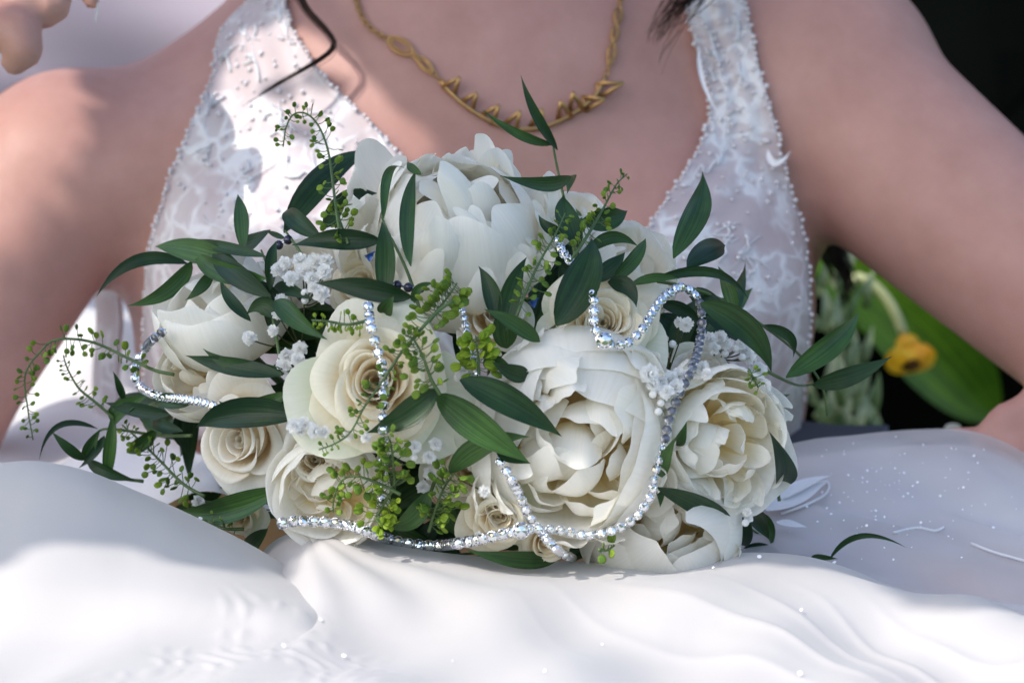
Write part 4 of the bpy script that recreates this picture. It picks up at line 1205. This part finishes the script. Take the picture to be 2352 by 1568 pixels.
def spray(label, stem, n, size=(8, 11), reach=(16, 34), off=.026, mat='pod', start=.12, tipshrink=.5, cluster=None, bends=None):
    e = empty('pennycress_spray', (0, 0, 0)); tag(e, label, 'pod spray', 'green pennycress sprays in the bouquet')
    P = line3f(stem, off, 60)
    mb = MB()
    V, F = tube(P, np.linspace(.0010, .0004, 60), 6); mb.add(V, F)
    for i in range(n):
        q = start + (1 - start) * (i + pr.random()) / n
        idx = min(58, int(q * 59))
        c = P[idx]; T = P[idx + 1] - P[idx]; T = T / np.linalg.norm(T)
        side = np.array([-T[2], 0, T[0]]) * pr.choice((1, -1))
        k = 1 / 4400
        sh = 1 - tipshrink * max(0, (q - .45) / .55)
        ln = pr.uniform(*reach) * pr.uniform(.6, 1.25) * k * sh
        d = side * pr.uniform(.45, 1) + np.array([0, pr.uniform(-1.0, .35), 0]) + T * pr.uniform(-.35, .7)
        d /= np.linalg.norm(d)
        end = c + d * ln
        sz = pr.uniform(*size) * pr.uniform(.78, 1.12) * k * (.35 + .65 * sh)
        mid = (c + end) / 2 + np.array([0, -.001, -.0012])
        V, F = tube(bez([c, mid, end], np.linspace(0, 1, 5)), .00022, 4, False); mb.add(V, F)
        o = bpy.data.objects.new('pod', PODS[mat]); link(o, e)
        nn = Vector((pr.uniform(-.8, .8), pr.uniform(-1, -.15), pr.uniform(-.5, .8))).normalized()
        o.rotation_mode = 'QUATERNION'
        dv = Vector(d); xx = dv.cross(nn)
        if xx.length < .1: xx = Vector((1, 0, 0))
        xx.normalize(); zz = xx.cross(dv).normalized()
        o.rotation_quaternion = Matrix((xx, dv, zz)).transposed().to_quaternion()
        o.location = Vector(end) + dv * sz * .85
        o.scale = (sz, sz * pr.uniform(1.0, 1.2), sz)
    mb.build('stem', M['stem'], e)
    return e
spray('tall pod spray hooked over at its tip against the lace bodice', [(785, 560), (772, 480), (762, 400), (752, 340), (732, 290), (705, 262), (676, 262), (658, 290), (650, 338)], 58, (8, 10.5), (20, 34))
spray('short pod spray crowded beside the foot of the tall hooked one', [(800, 560), (782, 510), (768, 460)], 26, (8, 11), (18, 36), mat='pod')
spray('long pod spray drooping far out over the sunlit skirt', [(400, 860), (355, 850), (300, 825), (210, 785), (130, 780), (92, 808), (58, 860), (64, 940), (76, 1010)], 66, (8, 11), (18, 34), off=.02)
spray('thin pod spray branching up beside the far drooping one', [(262, 960), (215, 920), (180, 890), (155, 846), (145, 815)], 26, (6, 8.5), (14, 26), off=.02)
spray('dense dark pod spray hanging at the low left of the bouquet', [(470, 1140), (420, 1110), (370, 1060), (320, 1010), (280, 975)], 56, (8, 11), (22, 46), off=.03)
spray('small withered pod spray under the long low left leaf', [(560, 1215), (510, 1212), (470, 1190), (430, 1165)], 22, (5, 7), (12, 24), off=.02)
spray('long pod spray lying diagonally across the large cream rose', [(1040, 690), (1000, 720), (946, 780), (917, 816), (875, 880), (837, 934), (805, 992), (770, 1018), (733, 1032)], 62, (7, 9.5), (16, 34), off=.050, start=.16)
spray('thick pod cluster under the globe peony at the top of the diagonal spray', [(985, 740), (1010, 706), (1030, 680), (1050, 650)], 46, (10, 13), (16, 44), off=.036, tipshrink=.1)
spray('pod spray drooping onto the right half of the large cream rose', [(1010, 905), (990, 870), (972, 820), (950, 780), (930, 770)], 40, (9, 12), (16, 42), off=.052, tipshrink=.2)
spray('bright yellow green pod bunch above the open peony', [(1100, 860), (1098, 820), (1092, 770)], 40, (12, 15), (10, 40), off=.036, mat='pod_bright', tipshrink=.05)
spray('arching pod spray over the low white peony', [(920, 1135), (875, 1112), (824, 1094), (789, 1100), (768, 1140), (765, 1175)], 40, (9, 12), (16, 34), off=.052)
spray('pod bunch hanging beside the lower end of the vertical crystal strand', [(905, 1130), (905, 1080), (898, 1020), (890, 1000)], 46, (10, 13), (14, 44), off=.045, tipshrink=.1)
spray('bright pod bunch touching the front crystal strand', [(905, 1120), (880, 1160), (865, 1195), (900, 1215)], 46, (9, 12), (12, 38), off=.048, mat='pod_bright', tipshrink=.1)
spray('upright pod bunch beside the small cream rose at the front', [(985, 1220), (1000, 1170), (1020, 1120), (1045, 1085)], 56, (10, 13), (14, 48), off=.045, tipshrink=.1)
spray('pod spray slanting up beside the broad glossy leaf', [(1185, 730), (1212, 660), (1240, 600), (1275, 540), (1298, 490)], 46, (8, 11), (18, 36), off=.034)
spray('pod spray rising on the bare skin right of the tall leaf stem', [(1310, 600), (1350, 540), (1385, 480), (1415, 425), (1440, 400)], 40, (7, 10), (16, 32), off=.026)
spray('tiny bright pod spray lying left of the vertical crystal strand', [(850, 735), (800, 745), (755, 738), (716, 735)], 34, (6, 8), (12, 24), off=.042, mat='pod_bright')
spray('small pod tuft among gypsophila near the trailing stem', [(1720, 850), (1732, 872), (1742, 890)], 16, (5, 8), (10, 22), off=.03)
spray('little pod tuft under the half closed low peony', [(1375, 1262), (1395, 1262), (1412, 1252)], 6, (10, 13), (10, 24), off=.03)

# ------------------------------------------------------------------ gypsophila
def floret_mesh(name, seed):
    rs = np.random.RandomState(seed); mb = MB()
    for k in range(34):
        t = k / 33; ph = k * 2.399; tilt = R(8 + 95 * t ** .8)
        Mx = Matrix.Rotation(ph, 4, 'Z') @ Matrix.Rotation(tilt + rs.uniform(-.2, .2), 4, 'Y')
        V, F, _ = petal_free(1.0 * rs.uniform(.85, 1.1), .52, (.1, rs.uniform(-.1, .2), .95), .25, .12, .12, Mx, 5, 4, rs, 3)
        mb.add(V, F)
    return mesh_from(name, np.concatenate(mb.V), mb.F, M['gyp'])
FLOR = [floret_mesh('floret', s) for s in range(4)]
BUDM = mesh_from('bud', *sphereVF((0, 0, 0), 1, 9, 6, (1, 1, 1.2)), M['gyp'])
gr = random.Random(5)
def gyp(label, foot, florets, buds=(), off=.012):
    e = empty('gypsophila_sprig', (0, 0, 0)); tag(e, label, 'gypsophila', 'gypsophila sprigs in the bouquet')
    F0 = np.array(at(foot[0], foot[1], dome(*foot) + .03)); mb = MB()
    for (x, y, r) in list(florets) + [(*b, 'b') for b in buds]:
        isb = r == 'b'; rr = (9 if isb else r) / 4400
        p = at(x, y, frontY(x, y, off, 8) - gr.uniform(0, .006))
        o = bpy.data.objects.new('bud' if isb else 'floret', BUDM if isb else gr.choice(FLOR)); link(o, e)
        f = Vector((gr.uniform(-.5, .5), -1, gr.uniform(-.2, .6))).normalized()
        o.rotation_mode = 'QUATERNION'; o.rotation_quaternion = f.to_track_quat('Z', 'Y') @ Quaternion((0, 0, 1), gr.uniform(0, 6))
        o.scale = (rr,) * 3; o.location = p
        a = np.array(p) + np.array(f) * -.002
        V, F = tube(bez([a, (a + F0) / 2 + np.array([0, .01, -.004]), F0], np.linspace(0, 1, 7)), .0004, 4); mb.add(V, F)
    mb.build('stem', M['gypstem'], e)
gyp('large puff of tiny white florets beside the dark beads', (700, 700), [(640, 620, 22), (668, 640, 22), (700, 622, 24), (725, 600, 24), (745, 625, 22), (690, 600, 22), (716, 640, 20), (750, 600, 20), (655, 605, 20), (738, 676, 24), (722, 660, 18)], [(712, 640), (700, 672)], .02)
gyp('white floret clump in the dark gap left of the large cream rose', (690, 800), [(652, 838, 22), (668, 820, 20), (690, 800, 20), (684, 826, 20), (655, 815, 18), (573, 776, 20), (648, 690, 20), (640, 720, 18), (628, 760, 16)], [(700, 690), (656, 708)], .016)
gyp('white florets in a row below the large cream rose', (760, 960), [(676, 978, 20), (700, 972, 18), (722, 990, 20), (745, 992, 16), (690, 990, 14), (800, 1000, 16), (840, 1005, 14)], [(715, 975)], .03)
gyp('white florets scattered in the dark gap by the lower crystal strand', (980, 1050), [(952, 1026, 18), (990, 1085, 20), (972, 1118, 18), (1112, 1128, 16), (1000, 1020, 18), (985, 1050, 18), (1005, 1065, 16), (960, 960, 14)], [(1005, 1085), (950, 1050)], .03)
gyp('white florets beside the yellow green pod bunch', (1070, 880), [(1060, 852, 20), (1078, 860, 18), (1066, 870, 16)], [(1050, 868)], .03)
gyp('round white florets between looped rose and ruffled peony', (1510, 920), [(1490, 860, 28), (1516, 880, 22), (1540, 872, 24), (1560, 862, 22), (1500, 884, 20), (1530, 900, 20), (1552, 890, 22), (1612, 845, 20), (1625, 860, 16), (1575, 745, 20), (1560, 740, 14)], [(1518, 925), (1512, 945), (1535, 930), (1500, 905), (1545, 790)], .022)
gyp('white florets scattered along the trailing stem on the right', (1650, 820), [(1690, 742, 24), (1655, 775, 20), (1630, 780, 20), (1640, 800, 18), (1665, 790, 18), (1715, 805, 22), (1722, 822, 18), (1742, 850, 24), (1758, 885, 18), (1700, 790, 16)], [(1690, 800), (1705, 820), (1665, 812)], .02)
gyp('few white florets behind the small peony at the foot of the bouquet', (1700, 1180), [(1716, 1175, 12), (1720, 1190, 12), (1100, 1230, 12), (455, 1150, 18), (470, 1165, 14)], [(1712, 1200)], .02)

# ------------------------------------------------------------------ rhinestone strands
def gem_mesh(name, back=False):
    n = 10; V = []; F = []; mi = []
    def ring(r, z, ph=0.0):
        s = len(V)
        for k in range(n):
            a = 2 * math.pi * (k + ph) / n; V.append((r * math.cos(a), r * math.sin(a), z))
        return s
    def band(a, b, m):
        for k in range(n): F.append([a + k, a + (k + 1) % n, b + (k + 1) % n, b + k]); mi.append(m)
    b0 = ring(.45, -.72); b1 = ring(.95, -.45); b2 = ring(1.0, .15); b3 = ring(.88, .22)
    F.append([b0 + k for k in range(n)][::-1]); mi.append(2)
    band(b0, b1, 2); band(b1, b2, 0); band(b2, b3, 0)
    g1 = ring(.86, .20, .5); g2 = ring(.55, .52, 0); 
    for k in range(n):
        F.append([g1 + k, g1 + (k + 1) % n, g2 + (k + 1) % n]); mi.append(1); F.append([g1 + k, g2 + (k + 1) % n, g2 + k]); mi.append(1)
    s = len(V); V.append((0, 0, .60))
    for k in range(n): F.append([g2 + k, g2 + (k + 1) % n, s]); mi.append(1)
    # prongs
    for q in range(4):
        a = 2 * math.pi * (q + .5) / 4; c = np.array((math.cos(a) * .95, math.sin(a) * .95, .15))
        i0 = len(V)
        for v in ICO[0] * .17: V.append(tuple(v * np.array([1, 1, 1.6]) + c))
        for f in ICO[1]: F.append([i0 + x for x in f]); mi.append(0)
    # rings on the back plate
    for rr in (.62, .30):
        vv, ff = ring_geo((0, 0, -.70), (1, 0, 0), (0, 1, 0), rr, rr, .07, 14, 4)
        i0 = len(V); V.extend(map(tuple, vv)); F += [[i0 + x for x in f] for f in ff]; mi += [2] * len(ff)
    me = mesh_from(name, V, F, None, False)
    for k in ('silver', 'stone', 'darksilver'): me.materials.append(M[k])
    me.polygons.foreach_set('material_index', mi)
    return me
GEM = gem_mesh('rhinestone')
cr_ = random.Random(21)
def strand(label, pts, off=.03, size=11, gap=1.08, backs=None, big=None, offs=None, fac=None):
    """pts: layout polyline (x, y[, off]); gems face the viewer; backs=(lo, hi) fraction of the length turned over"""
    e = empty('crystal_strand', (0, 0, 0)); tag(e, label, 'crystal strand', 'rhinestone strands wound through the bouquet')
    N = 400
    Q = [(p[0], p[1], (p[2] if len(p) > 2 else off) * 2000) for p in pts]
    C = cr(np.array(Q, float), N)
    Y = np.array([frontY(x, y, min(o / 2000, .03), 14) - .002 for x, y, o in C])
    Y = np.array([Y[max(0, i - 8):i + 9].min() for i in range(N)])
    Y = np.convolve(np.pad(Y, 12, 'edge'), np.ones(25) / 25, 'valid')
    W = np.array([at(x, y, q) for (x, y, _), q in zip(C, Y)])
    d = np.r_[0, np.cumsum(np.linalg.norm(np.diff(W, axis=0), axis=1))]
    rad = size / 4150
    m = int(d[-1] / (2 * rad * gap))
    V, F = tube(W[::4], rad * .22, 5); obj('link_wire', V, F, M['silver'], e)
    for i in range(m):
        s = (i + .5) / m * d[-1]; j = min(N - 2, int(np.searchsorted(d, s)))
        T = Vector(W[min(j + 1, N - 1)] - W[j - 1 if j else 0]).normalized()
        n0 = Vector((0, -1, .12))
        q = s / d[-1]
        tw = cr_.uniform(-.25, .25)
        if backs and backs[0] < q < backs[1]: n0 = -n0; tw = cr_.uniform(-.3, .3)
        elif backs and abs(q - backs[0]) < .05: n0 = Vector((.9, -.45, .1)) * 1
        elif backs and abs(q - backs[1]) < .06: n0 = Vector((.85, -.5, .0))
        if fac: n0 = Vector(fac)
        n = n0 - T * n0.dot(T)
        if n.length < .1: n = Vector((1, 0, 0))
        n.normalize(); n = Quaternion(T, tw) @ n
        y_ = n.cross(T)
        o = bpy.data.objects.new('rhinestone', GEM); link(o, e)
        o.rotation_mode = 'QUATERNION'; o.rotation_quaternion = Matrix((T, y_, n)).transposed().to_quaternion()
        o.location = W[j]; o.scale = (rad,) * 3
    if big:
        for (bx, by, bo) in big:
            o = bpy.data.objects.new('large_rhinestone', GEM); link(o, e); o.scale = (rad * 1.75,) * 3
            o.location = at(bx, by, frontY(bx, by, .03, 20) - .006); o.rotation_mode = 'QUATERNION'; o.rotation_quaternion = Vector((.1, -1, .1)).to_track_quat('Z', 'Y')
    return e
strand('vertical crystal strand hanging down over the large cream rose', [(845, 690, .034), (850, 740, .036), (866, 800, .044), (880, 850, .050), (882, 900, .050), (880, 968, .045), (882, 1040, .036), (878, 1100, .034), (874, 1160, .034)], size=11.5, gap=1.14)
strand('long crystal chain looping over the cream rose and down past the open peony', [(1282, 540, .02), (1290, 575, .02), (1325, 615, .026), (1352, 648, .03), (1364, 690, .036), (1364, 740, .036), (1376, 778, .036), (1405, 792, .042), (1440, 788, .042), (1478, 752, .038), (1510, 700, .030), (1540, 670, .028), (1572, 660, .028), (1602, 684, .03), (1612, 730, .03), (1606, 790, .03), (1588, 850, .034), (1560, 905, .038), (1538, 960, .045), (1525, 1020, .05), (1508, 1080, .05), (1495, 1135, .046), (1465, 1182, .040), (1420, 1213, .036), (1350, 1228, .034), (1275, 1216, .034), (1205, 1216, .034)],
       size=10.5, gap=1.02, backs=(.46, .72), big=[(1388, 782, .048), (1196, 1218, .046)])
strand('slanting crystal strand between small cream rose and open peony', [(1142, 1048, .05), (1165, 1085, .05), (1190, 1130, .046), (1212, 1178, .042), (1245, 1225, .040), (1280, 1262, .036), (1318, 1284, .034)], size=11, gap=1.06)
strand('crystal strand resting along the front edge of the skirt', [(636, 1204, .052), (680, 1196, .055), (740, 1198, .058), (810, 1208, .056), (870, 1230, .05), (940, 1248, .046), (1000, 1252, .044), (1060, 1246, .042), (1130, 1232, .04), (1190, 1218, .038)], size=13, gap=.86)
strand('crystal strand curling round the left side below the small peony', [(380, 756, .016), (345, 786, .018), (318, 825, .02), (310, 862, .022), (325, 890, .024), (360, 908, .028), (400, 914, .03), (450, 920, .034), (500, 936, .036), (520, 958, .036), (526, 972, .034)], size=11, gap=1.05, backs=(-.1, .30))
strand('short crystal strand dropping into the yellow green pods', [(1060, 706, .028), (1072, 760, .028), (1080, 800, .04), (1096, 868, .04)], size=8, gap=.95)
def beads(label, mat, pts, r, off=.02, group=None, name='bead_pair'):
    e = empty(name, (0, 0, 0)); tag(e, label, 'bead', group)
    for (x, y) in pts:
        p = at(x, y, frontY(x, y, off) - .002); V, F = sphereVF(p, r / 4400, 14, 10)
        obj('bead', V, F, M[mat], e)
    P = [at(x, y, frontY(x, y, off) - .002) for x, y in pts]
    if len(P) > 1:
        V, F = tube([tuple(p) for p in P], .0006, 5); obj('wire', V, F, M['silver'], e)
beads('two dark steel beads above the white floret puff', 'darkpearl', [(640, 563), (662, 551)], 11, .012)
beads('dark beads half hidden under a leaf below the globe peony', 'darkpearl', [(912, 655), (938, 660), (965, 662)], 11, .022)
def scrap(label, x, y, s, off):
    V, F, uv = leaf_geo(at(x - s, y + s * .5, dome(x, y) - off), at(x + s, y - s, dome(x, y) - off - .004), s * 2.0 / 4400, 0, .002, 20, 50, .5, 9, 5, .15)
    tag(obj('ribbon_scrap', V, F, M['bluegem'], None, True, uv), label, 'ribbon')
scrap('scrap of bright blue ribbon under the leaf left of the globe peony', 852, 588, 10, .02)
scrap('scrap of bright blue ribbon between pod spray and broad glossy leaf', 1228, 694, 10, .02)

# ================================================================== BACKGROUND PLANTS (right)
def bgleaf(parent, B, T, Y0, Y1, wd, bow=0, roll=0, mat='bigleaf', name='leaf', fold=.35, sharp=.9):
    V, F, uv = leaf_geo(at(*B, Y0), at(*T, Y1), wd / ppm((Y0 + Y1) / 2), bow / ppm(Y0), .02, roll, 10, fold, 18, 9, .01, sharp=sharp)
    return obj(name, V, F, M[mat], parent, True, uv)
e = empty('broad_leaf_plant', at(2330, 1080, .85)); 
def local_bg(e, o): o.parent = e; o.matrix_parent_inverse = Matrix.Translation(-e.location)
for spec in (((2290, 960), (1865, 565), .85, .80, 200, -6, 8), ((2280, 930), (2060, 640), .90, .90, 100, 20, -25), ((2000, 760), (1870, 560), .95, .95, 90, 10, 0)):
    local_bg(e, bgleaf(e, *spec))
V, F = tube([tuple(at(2330, 1030, .85)), tuple(at(2345, 1200, .86)), tuple(at(2350, 1500, .87))], .005, 6); local_bg(e, obj('stem', V, F, M['stem'], e))
tag(e, 'broad bright green leaf slanting behind the bare arm out of focus', 'plant')
e = empty('yellow_flower', at(1990, 1100, .70)); tag(e, 'drooping yellow flower with brown centre on a bent pale stem', 'flower')
P = cr(np.array([at(x, y, .70) for x, y in ((1940, 1200), (1925, 900), (1935, 700), (1965, 640), (2000, 650), (2040, 690), (2064, 735), (2076, 770))]), 40)
V, F = tube(P, np.linspace(.0045, .0036, 40), 8); local_bg(e, obj('stem', V, F, M['palestem'], e))
fc = at(2086, 800, .69)
fd = Vector((.12, -.42, -.90)).normalized(); fq = fd.to_track_quat('Z', 'Y')
for k in range(13):
    a = 2 * math.pi * k / 13
    ox = fq @ Vector((math.cos(a) * .95, math.sin(a) * .95, .85))
    B = fc + (fq @ Vector((math.cos(a) * .006, math.sin(a) * .006, 0))); T = fc + ox * .0170
    V, F, uv = leaf_geo(B, T, .014, 0, .001, 0, 0, .2, 8, 5, sharp=.5); local_bg(e, obj('petal', V, F, M['yellow'], e, True, uv))
V, F = sphereVF(fc + fd * .009, .0085, 14, 8); local_bg(e, obj('flower_disc', V, F, M['brown'], e))
V, F = sphereVF(fc - fd * .002, .009, 14, 8); local_bg(e, obj('calyx', V, F, M['yellow'], e))
for nm, lab, cx, ys, seed in (('variegated_plant', 'pale green leafy plant out of focus beside the beaded armhole', 1930, (500, 1000), 3), ('variegated_plant', 'low pale plant tuft out of focus above the sheer skirt', 1985, (880, 1010), 8)):
    rg = random.Random(seed); e = empty(nm, at(cx, 1050, .62)); tag(e, lab, 'plant', 'blurred plants behind the arm')
    for k in range(46 if seed == 3 else 14):
        y = rg.uniform(*ys); x = cx + rg.gauss(-12, 34); a = rg.uniform(-.5, .7); L = rg.uniform(40, 85); Yq = rg.uniform(.55, .72)
        local_bg(e, bgleaf(e, (x, y + L * .6), (x + math.sin(a) * L, y - L * .6), Yq, Yq - .01, rg.uniform(18, 34), rg.uniform(-6, 6), rg.uniform(-30, 30), 'paleleaf'))
    V, F = tube([tuple(at(cx, 1080, .65)), tuple(at(cx - 6, 800, .65)), tuple(at(cx, ys[0] + 20, .65))], .002, 6); local_bg(e, obj('stem', V, F, M['stem'], e))
cols = [1700, 1800, 1880, 1960, 2040]; n = 5; off = np.zeros(5)
S = loft(cols, [row(990, .34), row(np.array([975, 980, 988, 1003, 1012]), .30), row(1040, .26), row(1100, .25)], 12, 20)
o = obj('grey_cloth', S.reshape(-1, 3), gridF(12, 20), M['greycloth']); md = o.modifiers.new('t', 'SOLIDIFY'); md.thickness = .004
tag(o, 'fold of dark grey cloth between the bodice and the sheer skirt', 'cloth')

# ================================================================== leafy bough added out of view, shaped to shade bouquet and chest
HB = 1.15
br = random.Random(99)
def down(P):
    """where the sun ray through P meets the plane z = -0.1"""
    P = Vector(P); k = (P.z + .1) / SUN.z
    return (P.x - SUN.x * k, P.y - SUN.y * k)
FB = [down(srf(SL, x, y)) for x, y in ((-120, 1330), (0, 1290), (110, 1242), (260, 1236), (400, 1290), (520, 1310), (610, 1306), (690, 1322))]
FB += [down(srf(SF, x, y)) for x, y in ((735, 1225), (900, 1254), (1050, 1276), (1200, 1286), (1450, 1290), (1620, 1282), (1850, 1282), (1960, 1312), (2060, 1362), (2140, 1388), (2352, 1412))]
FB.sort()
FBX = [p[0] for p in FB]; FBY = [p[1] - .016 * min(1, max(0, (p[0] + .10) / .05)) * min(1, max(0, (.30 - p[0]) / .08)) for p in FB]
def front_limit(X): return float(np.interp(X, FBX, FBY))
LIT = [[down(on_body(x, y, 0)[0]) for x, y in ((-60, 200), (100, 160), (215, 172), (222, 300), (200, 380), (120, 470), (50, 570), (-20, 660), (-60, 700))],
       [down(at(x, y, Y)) for x, y, Y in ((-60, 700, .66), (230, 640, .66), (280, 760, .6), (300, 960, .35), (200, 1040, .2), (-60, 1020, .25))]]
LIT.append([down(on_body(x, y, 0)[0]) for x, y in ((560, 96), (700, 70), (800, 110), (880, 220), (1000, 320), (1060, 400), (1000, 470), (870, 520), (700, 570), (480, 570), (410, 440), (470, 270))])
def inside(poly, X, Y):
    c = False; n = len(poly); j = n - 1
    for i in range(n):
        xi, yi = poly[i]; xj, yj = poly[j]
        if (yi > Y) != (yj > Y) and X < (xj - xi) * (Y - yi) / (yj - yi) + xi: c = not c
        j = i
    return c
def shaded(X, Y):
    """is the point (X, Y) of the plane z = -0.1 in the bough's shade?"""
    if Y < front_limit(X): return False
    if Y > .72 or X < -.46 or X > .70 or X + Y > 1.2: return False
    for p in LIT:
        if inside(p, X, Y): return False
    return True
def to_bough(X, Y, h): 
    k = (h + .1) / SUN.z
    return np.array([X + SUN.x * k, Y + SUN.y * k, h])
mbs = MB(); cnt = 0
for k in range(24000):
    X = br.uniform(-.46, .70); Y = br.uniform(-.30, .72)
    stray = k % 40 == 0 and inside(LIT[2], X, Y)
    if not (shaded(X, Y) or stray): continue
    a = br.uniform(0, 6.28); L = br.uniform(.016, .026)
    if not stray and not (shaded(X + math.cos(a) * L * .8, Y + math.sin(a) * L * .8) and shaded(X - math.cos(a) * L * .8, Y - math.sin(a) * L * .8)): continue
    c = to_bough(X, Y, HB + br.uniform(-.03, .03))
    dx = np.array([math.cos(a), math.sin(a), br.uniform(-.2, .2)]) * L; dy = np.array([-math.sin(a), math.cos(a), br.uniform(-.3, .3)]) * L * .5
    mbs.add([c - dx, c - dx * .2 + dy, c + dx * .4 + dy * .8, c + dx, c + dx * .4 - dy * .8, c - dx * .2 - dy], [[0, 1, 2, 3, 4, 5]])
bough = empty('added_shade_bough', tuple(to_bough(.5, .5, HB + .05)))
tag(bough, 'added leafy bough out of view shaped to shade the bouquet', 'tree')
lv = mbs.build('leaves', M['leaf'], None, False); lv.parent = bough; lv.matrix_parent_inverse = Matrix.Translation(-bough.location); lv['kind'] = 'stuff'
mb = MB()
for X0, Y0, X1, Y1 in ((.7, .7, -.1, .0), (.6, .65, .3, -.03), (.6, .7, -.4, -.1), (.7, .7, .6, .0), (.7, .75, 1.8, 1.6)):
    A = to_bough(X0, Y0, HB + .05); B = to_bough(X1, Y1, HB + .04)
    V, F = tube(bez([A, (A + B) / 2 + np.array([0, 0, .04]), B], np.linspace(0, 1, 12)), np.linspace(.012, .004, 12) if X1 < 1 else .014, 7); mb.add(V, F)
bk = mb.build('branch', M['gypstem']); bk.parent = bough; bk.matrix_parent_inverse = Matrix.Translation(-bough.location)
bpy.context.view_layer.update()
